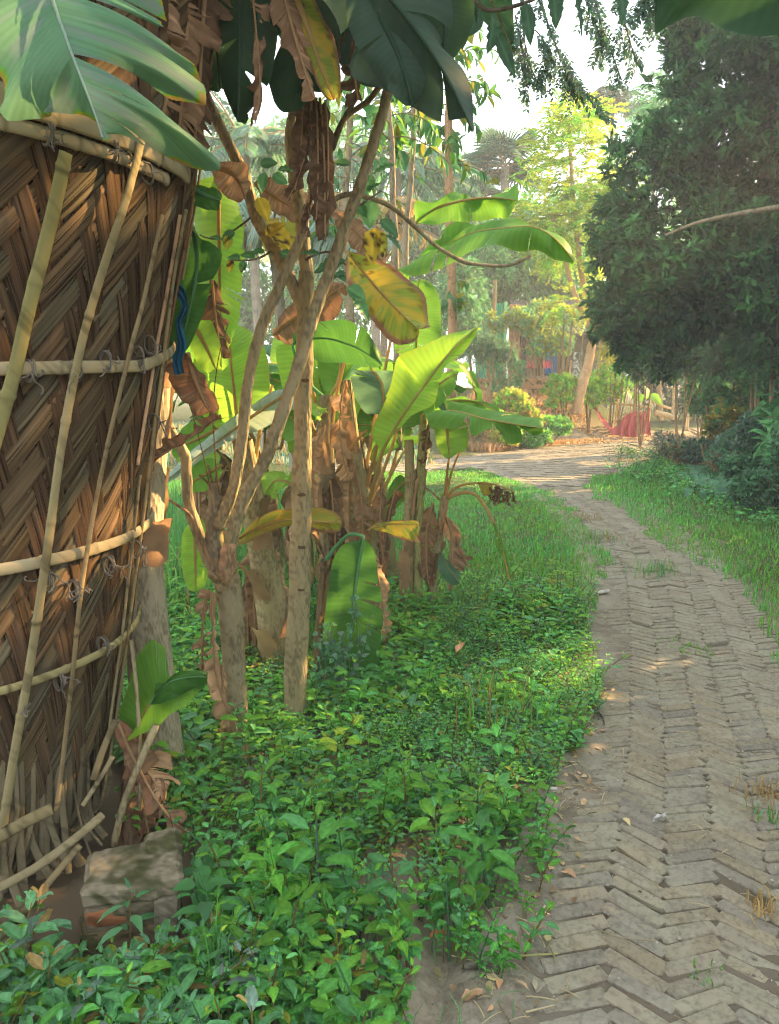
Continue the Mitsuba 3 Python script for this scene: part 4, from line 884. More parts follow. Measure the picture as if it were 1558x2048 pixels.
B = thing('banana_plant', 'small banana plant nearest the lane with a bare curved leaf stalk bending to the grass', 'banana plant', CL)
pseudostem(B, [(862, 1230, 6.05), (870, 1120, 6.05), (882, 1040, 6.0), (890, 990, 6.0)], .045, .028, [.34, .30, .16], 5, 111, flapcol=(.4, .26, .17))
def stalk(B, pts, r, col=(.42, .46, .16), name='leaf_stalk'):
    mb = MB(); P = resample(ats(pts), 30); sweep(mb, P, r * np.linspace(1.2, .5, 30), list(col), sides=7); put(mb, 'stalk', parent=B, name=name)
stalk(B, [(890, 1000, 6.0), (940, 985, 5.9), (985, 1040, 5.8), (1005, 1100, 5.75), (1018, 1160, 5.7)], .014)
stalk(B, [(890, 995, 6.0), (895, 940, 5.9), (899, 915, 5.7)], .012)
stalk(B, [(893, 990, 6.0), (908, 930, 5.9), (935, 880, 5.8)], .010)
stalk(B, [(890, 1000, 6.0), (925, 970, 5.9), (965, 966, 5.85), (1030, 985, 5.8)], .010)
stalk(B, [(885, 1005, 6.0), (858, 980, 5.95), (838, 968, 5.9)], .008, (.42, .26, .15))
leaf_part(B, [(955, 966, 5.85), (970, 970, 5.85), (985, 975, 5.84)], [(957, 963), (972, 964), (984, 970)], [(960, 978), (970, 992), (982, 990)], 'gold', sag=.05, rib=.003)
for k in range(7): hanging_leaf(B, [(982 + 7 * k, 974 + 2 * k, 5.83), (984 + 7 * k, 990 + 2 * k, 5.83), (983 + 7 * k + RNG.uniform(-4, 4), 1003 + 3 * (k % 3), 5.83)], .012, 'drydark', seed=120 + k, tears=1, curl=.8)
leaf_part(B, [(985, 1040, 5.8), (1003, 1090, 5.75), (1018, 1160, 5.7)], [(983, 1060), (1000, 1100), (1012, 1150)], [(996, 1060), (1012, 1100), (1020, 1150)], 'green', sag=.2, rib=.004, tL=[(.3, .03), (.6, .03)], ragged=.2)
hanging_leaf(B, [(866, 1005, 5.95), (852, 1080, 5.95), (858, 1170, 5.95)], .10, 'red', seed=130, tears=4, curl=.4)
hanging_leaf(B, [(892, 1030, 5.9), (905, 1100, 5.9), (900, 1180, 5.9)], .08, 'dry', seed=131, tears=4, curl=.5)
hanging_leaf(B, [(915, 1070, 5.9), (925, 1110, 5.9), (940, 1135, 5.9)], .04, 'dry', seed=132, tears=3, curl=.6)
leaf_part(B, [(880, 1100, 5.8), (900, 1140, 5.75), (920, 1165, 5.7)], [(885, 1110), (905, 1130), (918, 1150)], [(875, 1130), (890, 1160), (910, 1172)], 'blue', sag=.05, rib=.004)

# --- plants farther back in the clump
rg = np.random.default_rng(77)
BACK = [(430, 1130, 6.6, 'banana plant deep behind the clump, left of the slender trunk'), (560, 1100, 7.2, 'banana plant glimpsed behind the slender trunk'), (610, 1160, 6.2, 'banana plant with upright stalks close behind the slender trunk'),
        (720, 1120, 7.0, 'banana plant at the back of the clump behind the glowing leaf'), (780, 1130, 6.7, 'slim banana plant behind the twin stems')]
for q, (px, py, Y, lab) in enumerate(BACK):
    B = thing('banana_plant', lab, 'banana plant', CL)
    g0 = at(px, py, Y); x, y = g0[0], g0[1]; zb = float(gz(x, y)); H = rg.uniform(1.0, 1.5)
    base = np.array([x, y, zb - .05]); top = base + [rg.normal(0, .08), rg.normal(0, .08), H]
    mb = MB(); sweep(mb, resample(np.array([base, (base + top) / 2 + [.02, 0, 0], top]), 20), np.linspace(.085, .04, 20), [.3, .27, .14], sides=14, rough=.1, colvar=.3); put(mb, 'plain', parent=B, name='pseudostem')
    for k in range(7):
        a = 2 * np.pi * (k + rg.uniform(0, .6)) / 7 + q; r = rg.uniform(.55, .95); h = rg.uniform(.4, .9) * (1 if k % 3 else .4)
        d = np.array([math.cos(a), math.sin(a), 0])
        pet = np.array([top - [0, 0, .15], top + d * .12 + [0, 0, .25]])
        m3 = np.array([top + d * .2 + [0, 0, .36], top + d * (.2 + .4 * r) + [0, 0, .36 + h * .55], top + d * (.2 + .8 * r) + [0, 0, .36 + h * .6], top + d * (.2 + 1.15 * r) + [0, 0, .36 + h * .2]])
        auto_leaf(B, m3, rg.uniform(.13, .2), np.array([0, 0, 1.0]) - d * .3, ['green', 'bright', 'green', 'dark', 'blue'][int(rg.integers(5))], .3, int(rg.integers(0, 4)), 900 + 10 * q + k, pet)
    for k in range(4):
        a = rg.uniform(0, 6.28); d = np.array([math.cos(a), math.sin(a), 0])
        m3 = np.array([top - [0, 0, .1], top + d * .16 - [0, 0, .25], top + d * .18 - [0, 0, .8 * H]])
        auto_leaf(B, m3, .09, d + [0, 0, .2], ['dry', 'drydark', 'drypale'][k % 3], .8, 4, 990 + 10 * q + k, name='dead_leaf')

for k, (pl, a_, b_, c_, Y_, w_) in enumerate([(8, (440, 900), (420, 760), (385, 660), 6.4, .17), (9, (560, 900), (580, 760), (560, 650), 7.0, .17), (9, (570, 880), (620, 790), (680, 760), 6.9, .15), (9, (555, 900), (520, 800), (495, 740), 7.1, .15), (10, (615, 960), (600, 860), (560, 800), 6.1, .14), (10, (620, 960), (650, 900), (700, 880), 6.1, .13),
                                          (11, (720, 900), (745, 780), (730, 680), 6.8, .16), (11, (725, 900), (700, 800), (650, 720), 6.9, .16), (12, (780, 950), (800, 850), (790, 760), 6.6, .14), (8, (430, 1000), (400, 930), (350, 920), 6.5, .14), (10, (610, 1000), (560, 960), (530, 990), 6.0, .12)]):
    m3 = resample(ats([(a_[0], a_[1], Y_), (b_[0], b_[1], Y_ + .05), (c_[0], c_[1], Y_ + .15)]), 8)
    auto_leaf('banana_plant_%03d' % pl, m3[2:], w_, np.array([.15 * (-1) ** k, -.9, .5]), ['bright', 'bright', 'green'][k % 3], .12, 2, 780 + k, m3[:3])
# --- the plant whose leaf edge shows at the top right, standing right of the frame
B = thing('banana_plant', 'banana plant out of frame whose dark leaf hangs into the top right corner', 'banana plant')
base = np.array([2.35, 1.75, 0.0]); top = np.array([2.3, 1.75, 2.6])
mb = MB(); sweep(mb, resample(np.array([base, (base + top) / 2, top]), 24), np.linspace(.12, .06, 24), [.3, .25, .14], sides=16, rough=.08, colvar=.3); put(mb, 'fibre', parent=B, name='pseudostem')
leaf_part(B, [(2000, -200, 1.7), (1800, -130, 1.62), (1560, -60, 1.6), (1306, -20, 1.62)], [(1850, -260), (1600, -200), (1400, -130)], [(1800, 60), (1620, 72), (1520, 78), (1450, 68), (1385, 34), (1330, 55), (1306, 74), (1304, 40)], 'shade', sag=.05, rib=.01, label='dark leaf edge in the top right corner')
for k, a in enumerate((.3, 1.6, 3.6, 5.2, .75, 1.1, 0.0)):  # the last leaves are added out of view to shade the corner leaf
    d = np.array([math.cos(a), math.sin(a), 0]); m3 = np.array([top, top + d * .5 + [0, 0, .5], top + d * 1.0 + [0, 0, .55], top + d * 1.5 + [0, 0, .2]])
    if d[0] < 0 and k == 2: continue
    auto_leaf(B, m3, .25, np.array([0, 0, 1.0]), 'green', .25, 2, 1200 + k)
# ------------------------------------------------------------------ near trees
def limb(tree, pts, r0, r1, col, name='limb', Y=None, sides=12, rough=.12, seed=0, label=None, n=None, mat='bark', nodes=True):
    P = ats(pts, Y); L = np.linalg.norm(np.diff(P, axis=0), axis=1).sum(); n = n or max(12, int(L / .02)); P = resample(P, n)
    P = P + .006 * np.stack([vn(P, 5, seed + k) for k in range(3)], 1)
    R = np.linspace(r0, r1, n)
    if nodes:
        s = np.linspace(0, L, n); R = R * (1 + .06 * vn(np.stack([s * 9, s * 0 + seed, s * 0], 1), 1, 3))
    mb = MB(); sweep(mb, P, R, col, sides=sides, rough=rough, rs=22, seed=seed, colvar=.25)
    put(mb, mat, parent=tree, name=name, label=label); return P

def broad_leaf(tree, base, d, nrm, L, W, col, name='leaf', spots=False, rng=RNG):
    """one veined, pointed leaf"""
    n, m = 12, 7
    s = np.linspace(0, 1, n); q = np.linspace(-1, 1, m)
    d = unit(d); S = unit(np.cross(nrm, d)); N = np.cross(d, S)
    w = W * .5 * np.sin(np.pi * s ** .8) ** .8 * (1 - .15 * s)
    V = base + (L * s)[:, None, None] * d + (w[:, None] * q[None])[..., None] * S + (-.22 * L * s[:, None] ** 2 + .3 * w[:, None] * np.abs(q[None]) + .008 * np.sin(s[:, None] * 38) * np.abs(q[None]) * L / .15)[..., None] * N
    c = np.asarray(col)[None, None] * (1 + .2 * vn(V, 30, 3))[..., None] * (1 + .35 * (np.abs(q) < .05))[None, :, None]
    if spots:
        sp = sstep(.25, .4, vn(V, 60, 9))[..., None]; c = c * (1 - sp) + np.array([.07, .05, .02]) * sp
    mb = MB(); grid(mb, V, c); put(mb, 'leaf', parent=tree, name=name)

TAN, GREY = np.array([.39, .29, .175]), np.array([.31, .26, .17])
ft = thing('forked_tree', 'pruned tree with knobbly fork and three long bare limbs left of the slender trunk', 'tree')
limb(ft, [(476, 1520, 3.66), (472, 1490, 3.7), (470, 1380, 3.72), (466, 1300, 3.72), (462, 1220, 3.73), (455, 1165, 3.73)], .058, .064, GREY * [1, .95, .85], 'trunk', rough=.16, seed=1)
mb = MB()
for c, r in (((455, 1165), .062), ((452, 1140), .05), ((440, 1150), .052), ((462, 1135), .04), ((432, 1125), .036)):
    s = trimesh.creation.icosphere(3, r); v = s.vertices + vn(s.vertices + c[0], 30, 2)[:, None] * unit(s.vertices) * .012
    mb.add(v + at(c[0], c[1], 3.72), s.faces, GREY * [.9, .8, .65])
put(mb, 'bark', parent=ft, name='burl', label='knobbly burl where the limbs fork')
limb(ft, [(440, 1160, 3.72), (430, 1120, 3.72), (424, 1050, 3.72), (430, 995, 3.73), (428, 965, 3.73)], .036, .030, GREY * .9, 'stub', rough=.25, seed=2)
limb(ft, [(455, 1165, 3.7), (456, 1130, 3.66), (462, 1085, 3.64)], .040, .034, [.42, .26, .15], 'cut_stub', rough=.3, seed=3, label='reddish cut stub')
for k, (a, b) in enumerate([((424, 965), (415, 930)), ((432, 965), (432, 940)), ((436, 968), (455, 930)), ((426, 975), (398, 950))]):
    limb(ft, [(a[0], a[1], 3.72), (b[0], b[1], 3.72)], .009, .004, [.2, .14, .09], 'snag', sides=6, seed=k)
limb(ft, [(436, 1055, 3.71), (466, 975, 3.68), (484, 880, 3.62), (500, 740, 3.58), (530, 640, 3.54), (575, 540, 3.5), (604, 470, 3.48)], .030, .022, TAN, seed=4)
limb(ft, [(452, 1150, 3.70), (472, 1040, 3.62), (535, 905, 3.55), (585, 770, 3.5), (640, 600, 3.46), (700, 430, 3.42), (738, 320, 3.4), (778, 170, 3.4), (800, 60, 3.4)], .034, .021, TAN, seed=5)
limb(ft, [(440, 1160, 3.74), (400, 1075, 3.78), (374, 985, 3.8), (371, 920, 3.8), (345, 865, 3.82), (316, 815, 3.84), (270, 760, 3.86)], .034, .020, TAN * .95, seed=6)
limb(ft, [(425, 1140, 3.68), (398, 1070, 3.70), (380, 1030, 3.74), (340, 1000, 3.78), (300, 970, 3.8)], .010, .006, [.3, .2, .12], 'vine', sides=6, seed=7)
limb(ft, [(650, 470, 3.46), (668, 400, 3.5), (705, 388, 3.52), (760, 402, 3.56), (830, 452, 3.62), (890, 502, 3.68), (940, 526, 3.72), (1005, 532, 3.78), (1062, 512, 3.82)], .012, .007, [.34, .25, .16], 'twig', sides=8, seed=8, label='thin curved twig reaching out to the right')
limb(ft, [(640, 330, 3.44), (660, 300, 3.44), (690, 240, 3.44), (742, 195, 3.44), (780, 120, 3.44)], .014, .010, [.22, .16, .1], 'twig', sides=8, seed=9)
limb(ft, [(664, 300, 3.44), (690, 230, 3.42), (712, 190, 3.42), (720, 100, 3.4)], .011, .008, [.2, .15, .1], 'twig', sides=8, seed=10)
limb(ft, [(440, 990, 3.68), (425, 850, 3.66), (438, 720, 3.64), (455, 650, 3.62)], .0035, .002, [.16, .1, .08], 'twig', sides=5, seed=11)
limb(ft, [(420, 980, 3.68), (400, 880, 3.66), (330, 710, 3.64)], .003, .002, [.16, .1, .08], 'twig', sides=5, seed=12)
hanging_leaf(ft, [(424, 1190, 3.62), (430, 1330, 3.58), (462, 1450, 3.52), (492, 1610, 3.42)], .045, 'drypale', seed=140, tears=12, curl=.9, label='long withered leaf strip hanging along the trunk')
hanging_leaf(ft, [(412, 1180, 3.66), (405, 1270, 3.66), (402, 1340, 3.66)], .03, 'dry', seed=141, tears=8, curl=.8)
hanging_leaf(ft, [(445, 1330, 3.58), (448, 1440, 3.54), (470, 1520, 3.5)], .04, 'drypale', seed=142, tears=9, curl=.6)

st = thing('slender_tree', 'slender straight tree with a pale tan trunk in the middle of the herbs', 'tree')
limb(st, [(590, 1470, 3.9), (590, 1440, 3.95), (596, 1250, 3.98), (602, 1050, 3.98), (606, 850, 3.98), (610, 680, 3.98), (613, 545, 3.98)], .066, .038, GREY * [1.05, .98, .82], 'trunk', rough=.05, seed=21, sides=20)
for k, (x, y) in enumerate([(603, 990), (604, 1095), (600, 1180), (612, 760)]):
    mb = MB(); P = at(x, y, 3.925); s = trimesh.creation.icosphere(2, .016); v = s.vertices * [1.3, .5, .55] * (1 + .35 * vn(s.vertices + k, 60, 2))[:, None]; mb.add(v + P, s.faces, [.13, .085, .05]); put(mb, 'bark', parent=st, name='bark_scar')
limb(st, [(608, 620, 3.98), (580, 560, 4.0), (545, 490, 4.02), (512, 430, 4.04), (492, 365, 4.06), (455, 285, 4.08), (412, 190, 4.1)], .036, .024, TAN * [.95, .95, .95], seed=22)
limb(st, [(613, 560, 3.98), (606, 460, 4.0), (588, 350, 4.02), (582, 270, 4.02), (598, 190, 4.04), (612, 90, 4.05)], .036, .026, TAN, seed=23)
limb(st, [(508, 430, 4.04), (470, 462, 4.0), (440, 480, 3.98), (400, 470, 3.96)], .006, .003, [.2, .15, .1], 'twig', sides=5, seed=24)
limb(st, [(545, 500, 4.0), (500, 520, 3.9), (455, 520, 3.85)], .006, .003, [.2, .15, .1], 'twig', sides=5, seed=25)
limb(st, [(612, 520, 3.9), (650, 505, 3.75), (690, 530, 3.65)], .007, .004, [.2, .15, .1], 'twig', sides=5, seed=26)
limb(st, [(700, 420, 3.4), (735, 400, 3.45), (762, 380, 3.5)], .006, .003, [.2, .15, .1], 'twig', sides=5, seed=27)
LG, LD, LY = [.17, .28, .08], [.10, .22, .10], [.60, .50, .05]
def leafpx(tree, a, b, w, Y, col, spots=False, face=(0, -.8, .6), dY=0.0):
    A, Bp = at(a[0], a[1], Y), at(b[0], b[1], Y + dY); L = np.linalg.norm(Bp - A)
    broad_leaf(tree, A, Bp - A, np.asarray(face) + RNG.normal(0, .35, 3), L, w / FOC * Y, col, spots=spots)
for a, b, w, col, sp in [((705, 365), (740, 352), 24, LG, 0), ((745, 350), (722, 385), 30, LG, 0), ((745, 400), (735, 455), 44, LG, 0), ((738, 385), (760, 360), 22, LD, 0), ((712, 410), (738, 432), 26, LG, 0), ((750, 455), (738, 528), 42, LY, 1), ((755, 460), (770, 515), 30, [.45, .42, .07], 1),
     ((770, 470), (810, 500), 34, LD, 0), ((760, 440), (800, 470), 30, LD, 0), ((690, 520), (625, 538), 32, LD, 0), ((672, 545), (695, 560), 28, LD, 0), ((690, 550), (635, 565), 30, LD, 0), ((695, 575), (735, 600), 34, LG, 0), ((705, 590), (745, 640), 30, LG, 1), ((640, 510), (600, 500), 22, LD, 0),
     ((520, 330), (555, 322), 24, LD, 0), ((500, 340), (490, 378), 24, LD, 0), ((530, 345), (520, 385), 24, LG, 0), ((545, 350), (575, 365), 24, LG, 0), ((555, 340), (600, 335), 20, LD, 0), ((515, 395), (540, 440), 32, LY, 0), ((535, 450), (590, 500), 44, LY, 1), ((530, 470), (570, 440), 26, LY, 0),
     ((470, 465), (440, 478), 22, LD, 0), ((455, 470), (455, 500), 22, [.4, .4, .06], 1), ((440, 480), (420, 470), 18, LG, 0), ((530, 505), (500, 500), 20, LG, 0), ((510, 515), (480, 505), 22, LG, 0), ((480, 520), (455, 510), 24, LG, 0), ((490, 522), (480, 545), 18, LG, 1), ((465, 520), (455, 545), 18, [.4, .36, .06], 1), ((560, 505), (590, 515), 22, LG, 0), ((440, 520), (420, 535), 18, LD, 0),
     ((790, 330), (740, 340), 20, LG, 0), ((800, 300), (815, 340), 26, LG, 0), ((700, 330), (665, 320), 22, LD, 0)]:
    leafpx(st, a, b, w, 3.6 if a[0] > 600 else 3.95, col, bool(sp))

# saplings with drooping leaves behind
def drooper(tree, pts, Y, n, rng, spread, size, cols, lo=.0):
    """pairs of pointed leaves hanging from twigs along a stem"""
    P = resample(ats(pts, Y), 60); mb = MB(); tw = MB()
    for k in range(n):
        p = P[int((lo + (1 - lo) * rng.random()) * 59)]
        a = rng.uniform(0, 6.28); d = np.array([math.cos(a), math.sin(a) * .8, rng.uniform(-.1, .6)]); L = spread * rng.uniform(.3, 1)
        q = p + d * L * np.linspace(0, 1, 6)[:, None] + np.array([0, 0, -1]) * (np.linspace(0, 1, 6) ** 2 * L * .5)[:, None]
        sweep(tw, q, np.linspace(.006, .002, 6), [.2, .15, .09], sides=5)
        m = int(rng.integers(6, 13)); t = rng.uniform(.25, 1, m)
        Q = np.stack([np.interp(t, np.linspace(0, 1, 6), q[:, j]) for j in range(3)], 1)
        D = unit(rng.normal(0, .55, (m, 3)) + d * .4 + [0, 0, -.9])
        leaves(mb, Q, D, rng.normal(0, .5, (m, 3)) + d * .6 + [0, -.2, .7], size * rng.uniform(.6, 1.15, m), size * rng.uniform(.32, .42, m), np.array([cols[int(rng.integers(len(cols)))] for _ in range(m)]) * rng.uniform(.75, 1.25, (m, 1)), OVATE)
    put(mb, 'leaf', parent=tree, name='foliage', kind='stuff'); put(tw, 'bark', parent=tree, name='twigs', kind='stuff')
rs = np.random.default_rng(31)
CG = [[.12, .26, .07], [.15, .30, .08], [.20, .32, .07], [.26, .30, .07], [.10, .22, .08], [.12, .26, .07]]
t3 = thing('pole_tree', 'tall thin pole like tree with drooping leaves standing by the bend of the lane', 'tree')
limb(t3, [(894, 850, 8.6), (905, 700, 8.6), (903, 560, 8.6), (898, 400, 8.6), (897, 250, 8.6), (902, 100, 8.6), (905, -60, 8.6)], .055, .035, TAN * [1.05, .9, .8], 'trunk', seed=41, rough=.06)
drooper(t3, [(897, 330), (900, 200), (905, -60)], 8.6, 44, rs, .62, .17, CG)
drooper(t3, [(905, 620), (903, 560)], 8.5, 4, rs, .3, .14, CG)
for q, (lab, pts, Y, n) in enumerate([('spindly sapling behind the hanging leaves, left of a second sapling', [(792, 560), (787, 400), (782, 260), (768, 150), (750, 40), (740, -60)], 6.6, 26), ('spindly sapling to the right of its neighbour, behind the drooping leaf tip', [(812, 470), (820, 380), (827, 250), (830, 100), (836, -40)], 7.2, 24)]):
    t = thing('sapling', lab, 'sapling'); limb(t, [(x, y, Y) for x, y in [(pts[0][0] + 4, 900)] + pts], .035, .018, [.3, .22, .17], 'trunk', seed=50 + q, rough=.06)
    drooper(t, pts, Y, n, rs, .7, .16, CG, .45)
t = thing('leafy_tree', 'leafy green tree filling the gaps behind the hanging dead leaf', 'tree')
limb(t, [(705, 900, 9.4), (700, 600, 9.4), (690, 420, 9.4), (700, 250, 9.4), (690, 100, 9.4)], .06, .03, [.3, .22, .15], 'trunk', seed=55)
drooper(t, [(700, 460), (700, 300), (690, 120)], 9.4, 28, rs, 1.0, .17, CG)
# big leaves and fern like sprays over the lane
oh = thing('overhanging_branch', 'dark leafy branch dipping into the top of the picture above the lane', 'branch')
limb(oh, [(840, -160, 3.6), (930, -20, 3.6), (980, 20, 3.6), (1040, 8, 3.6), (1130, -40, 3.6)], .012, .006, [.16, .12, .09], 'twig', seed=60, sides=7)
DB = [.07, .15, .09]
for a, b, w in [((960, 20), (925, 75), 40), ((985, 30), (985, 105), 44), ((995, 70), (1030, 150), 26), ((1050, 5), (1065, 85), 28), ((1105, -20), (1118, 52), 34), ((1140, -30), (1180, 60), 30), ((1240, -40), (1252, 45), 26), ((940, 5), (960, 45), 26), ((880, 10), (905, 60), 34), ((860, -20), (850, 60), 36), ((925, -10), (890, 30), 30)]:
    leafpx(oh, a, b, w, 3.55, DB, face=(.3, -.7, .5))
def spray(tree, pts, Y, n, ll, lw, col, rng, pin=.10):
    """a twice feathered spray: side stalks with rows of tiny leaflets"""
    P = resample(ats(pts, Y), 40); tw = MB(); mb = MB(); sweep(tw, P, .0035, [.15, .13, .09], sides=5)
    Q, D, N = [], [], []
    for k in range(n):
        i = int(4 + 35 * k / n); p = P[i]; t = unit(P[min(39, i + 1)] - P[i - 1])
        sd = unit(rng.normal(0, 1, 3) + np.array([1.0, .3, 0]) * (1 if k % 2 else -1)) ; d = unit(t * .7 + sd * .6 + [0, 0, -.35]); L = pin * rng.uniform(.6, 1.2)
        for s in np.linspace(.15, 1, 7):
            for sg in (-1, 1):
                Q.append(p + d * L * s); D.append(unit(np.cross(d, [.2, -1, .2])) * sg * .8 + d * .6 + rng.normal(0, .15, 3)); N.append([0, -.7, .7] + rng.normal(0, .3, 3))
        sweep(tw, np.array([p, p + d * L]), .0012, [.15, .14, .09], sides=4)
    m = len(Q); leaves(mb, Q, D, N, ll * rng.uniform(.7, 1.2, m), lw, tint(col, m, rng, .2), LANCE)
    key = put(mb, 'leaf', parent=tree, name='leaf_spray', kind='stuff'); put(tw, 'bark', parent=key, name='stalk', kind='stuff')
fb = thing('feathery_branch', 'feathery branches with tiny leaflets hanging into the white sky above the lane', 'branch')
FB = [.12, .2, .10]
for pts in [[(1180, -60), (1200, 40), (1225, 110), (1243, 160)], [(1235, -40), (1248, 40), (1262, 90), (1275, 130)], [(1160, -20), (1195, 60), (1205, 100)], [(1040, -60), (1045, 50), (1060, 130), (1085, 180)], [(1030, 30), (1045, 100), (1055, 170)], [(1070, 60), (1095, 110), (1090, 140)],
            [(1075, -40), (1100, 60), (1125, 120), (1150, 165), (1180, 200), (1215, 250)], [(1120, 110), (1135, 150), (1150, 180)], [(1280, -60), (1290, -10), (1285, 30)], [(1300, -40), (1310, 0), (1305, 35)]]:
    spray(fb, pts, 4.6, 17, .034, .019, FB, rs, .14)
limb(fb, [(1060, -40, 4.6), (1098, 55, 4.6), (1122, 120, 4.6)], .006, .004, [.18, .14, .1], 'twig', seed=61, sides=6)
# ------------------------------------------------------------------ herbs, grass, litter
def herb(rng, H=.26, nodes=5, L=.075, W=.042, col=(.15, .35, .075), lean=.25, petiole=.25, tm=None):
    """one upright herb with opposite toothed leaves; returns arrays at the origin"""
    mb = MB(); h = H * rng.uniform(.8, 1.2); ln = rng.normal(0, lean, 2)
    z = np.linspace(0, 1, 7); P = np.stack([ln[0] * h * z ** 1.5, ln[1] * h * z ** 1.5, h * z], 1)
    sweep(mb, P, np.linspace(.0032, .0016, 7), [.14, .2, .06], sides=4, cap=False)
    a = rng.uniform(0, 3.14)
    for k in range(nodes):
        s = .28 + .72 * (k + 1) / nodes; p = np.array([np.interp(s, z, P[:, j]) for j in range(3)]); a += math.pi / 2 + rng.normal(0, .25)
        f = np.interp(s, [.2, .6, .9, 1], [.75, 1.05, .85, .42])
        for sg in (0, math.pi):
            el = rng.normal(.18, .22) + (.5 if k == nodes - 1 else 0); d = np.array([math.cos(a + sg) * math.cos(el), math.sin(a + sg) * math.cos(el), math.sin(el)])
            leaves(mb, [p + d * L * petiole * f], [d], [[-d[0] * el + rng.normal(0, .15), -d[1] * el + rng.normal(0, .15), 1]], L * f * rng.uniform(.85, 1.15), W * f * rng.uniform(.85, 1.15), np.asarray(col) * rng.uniform(.72, 1.3) * np.array([rng.uniform(.85, 1.3), 1, rng.uniform(.8, 1.2)]), OVATE if tm is None else tm)
    return mb.arrays()
def strew(mb, variants, xy, scale, rng, tone=.18, dz=0.0, tilt=.08):
    """copies of the variants standing on the ground at xy"""
    for q, (v, f, c, u) in enumerate(variants):
        idx = np.arange(q, len(xy), len(variants))
        if not len(idx): continue
        a = rng.uniform(0, 2 * np.pi, len(idx)); sc = scale[idx]
        ca, sa = np.cos(a) * sc, np.sin(a) * sc
        tx, ty = rng.normal(0, tilt, (2, len(idx)))
        x = ca[:, None] * v[None, :, 0] - sa[:, None] * v[None, :, 1]; y = sa[:, None] * v[None, :, 0] + ca[:, None] * v[None, :, 1]; z = sc[:, None] * v[None, :, 2]
        x = x + tx[:, None] * z; y = y + ty[:, None] * z
        g = gz(xy[idx, 0], xy[idx, 1]) + dz
        V = np.stack([x + xy[idx, 0][:, None], y + xy[idx, 1][:, None], z + g[:, None]], -1).reshape(-1, 3)
        F = (f[None] + (np.arange(len(idx)) * len(v))[:, None, None]).reshape(-1, 3)
        C = (c[None] * np.exp(rng.normal(0, tone, (len(idx), 1, 1))) * np.exp(rng.normal(0, .08, (len(idx), 1, 3))) * np.where(rng.random((len(idx), 1, 1)) < .015, np.array([1.8, 1.3, .8]), 1)).reshape(-1, 3)
        mb.add(V, F, C, np.tile(u, (len(idx), 1)))
rc = np.random.default_rng(5)
def scatter(n, x0, x1, y0, y1, ok):
    xy = np.stack([rc.uniform(x0, x1, n), rc.uniform(y0, y1, n)], 1); return xy[ok(xy[:, 0], xy[:, 1])]
def inview(x, y, m=.12): return (np.abs(x) < (779 / FOC) * y * 1.06 + m)
def notblock(x, y):
    d = np.stack([x, y], -1) - c0[:2]; a = d @ ax[:2, :2].T
    return (np.abs(a[..., 0]) > .19) | (np.abs(a[..., 1]) > .2)
def edge_noise(x, y): return vn(np.stack([x, y, 0 * x], -1), 2.4, 71)
# the bed of herbs between the banana plants and the path
small = [herb(rc, rc.uniform(.09, .15), 5, rc.uniform(.04, .06), rc.uniform(.022, .034), (.17, .37, .085), tm=LANCE2) for _ in range(10)]
farh = [herb(rc, .13, 4, .058, .034, (.19, .39, .09), tm=LANCE) for _ in range(8)]
near = [herb(rc, rc.uniform(.12, .2), 6, L_, L_ * rc.uniform(.48, .62), (.15, .35, .08), tm=VEINED) for L_ in (.024, .029, .033, .036, .04, .043, .047, .052, .062, .038)]
big = [herb(rc, .22, 5, .08, .045, (.15, .34, .085), tm=VEINED) for _ in range(8)]
mb = MB()
def bed(x, y): return inview(x, y) & notblock(x, y) & (path_off(x, y) < -.57 + .11 * edge_noise(x, y)) & (np.hypot(x - GA[0], y - GA[1]) > np.where(y < 2.7, .98, .76)) & ~((x < -.56) & (y < 2.14))
xy = scatter(19000, -3.2, 2.6, 1.55, 7.2, lambda x, y: bed(x, y) & (rc.random(len(x)) < sstep(7.4, 5.2, y + .6 * edge_noise(x * .6, y * .6)) * np.interp(y, [1.5, 3, 7], [.62, .8, .9])) & (vn(np.stack([x, y, 0 * x], -1), 4.5, 73) > -.86) & ~((path_off(x, y) > -.95) & (y < 1.95) & (x > .06)))
sc_ = np.interp(xy[:, 1], [1.5, 2.2, 7], [.85, 1.0, 1.05]) * rc.uniform(.55, 1.3, len(xy)) * np.where(path_off(xy[:, 0], xy[:, 1]) > -.75, .75, 1) * (1 + .25 * edge_noise(xy[:, 0] * .7 + 3, xy[:, 1] * .7)); fld = vn(np.stack([xy[:, 0], xy[:, 1], 0 * xy[:, 0]], 1), 1.7, 75) + .35 * vn(np.stack([xy[:, 0], xy[:, 1], 0 * xy[:, 0]], 1), 6, 76); fw = fld > .22; sc_ = sc_ * np.exp(rc.normal(0, .2, len(sc_)))
strew(mb, [herb(rc, .14, 8, .03, .015, (.20, .40, .10), .35, tm=LANCE) for _ in range(6)], xy[fw], rc.uniform(.7, 1.3, fw.sum()), rc); xy, sc_ = xy[~fw], sc_[~fw]; nr = xy[:, 1] < 2.75
md = ~nr & (xy[:, 1] < 3.9); fr = xy[:, 1] >= 3.9; strew(mb, small, xy[md], sc_[md], rc); strew(mb, farh, xy[fr], sc_[fr], rc); strew(mb, near, xy[nr], sc_[nr], rc)
xy = scatter(420, -2.6, 2.0, 2.1, 6.6, lambda x, y: bed(x, y) & (path_off(x, y) < -.8) & (rc.random(len(x)) < sstep(6.8, 4.5, y)) & (edge_noise(x * .8 + 9, y * .8) > -.3))
strew(mb, big, xy, rc.uniform(.6, 1.2, len(xy)), rc)
stuff('herb_bed', mb, 'leaf', 'low dense bed of broad leaved green herbs between the banana plants and the path', 'herbs')
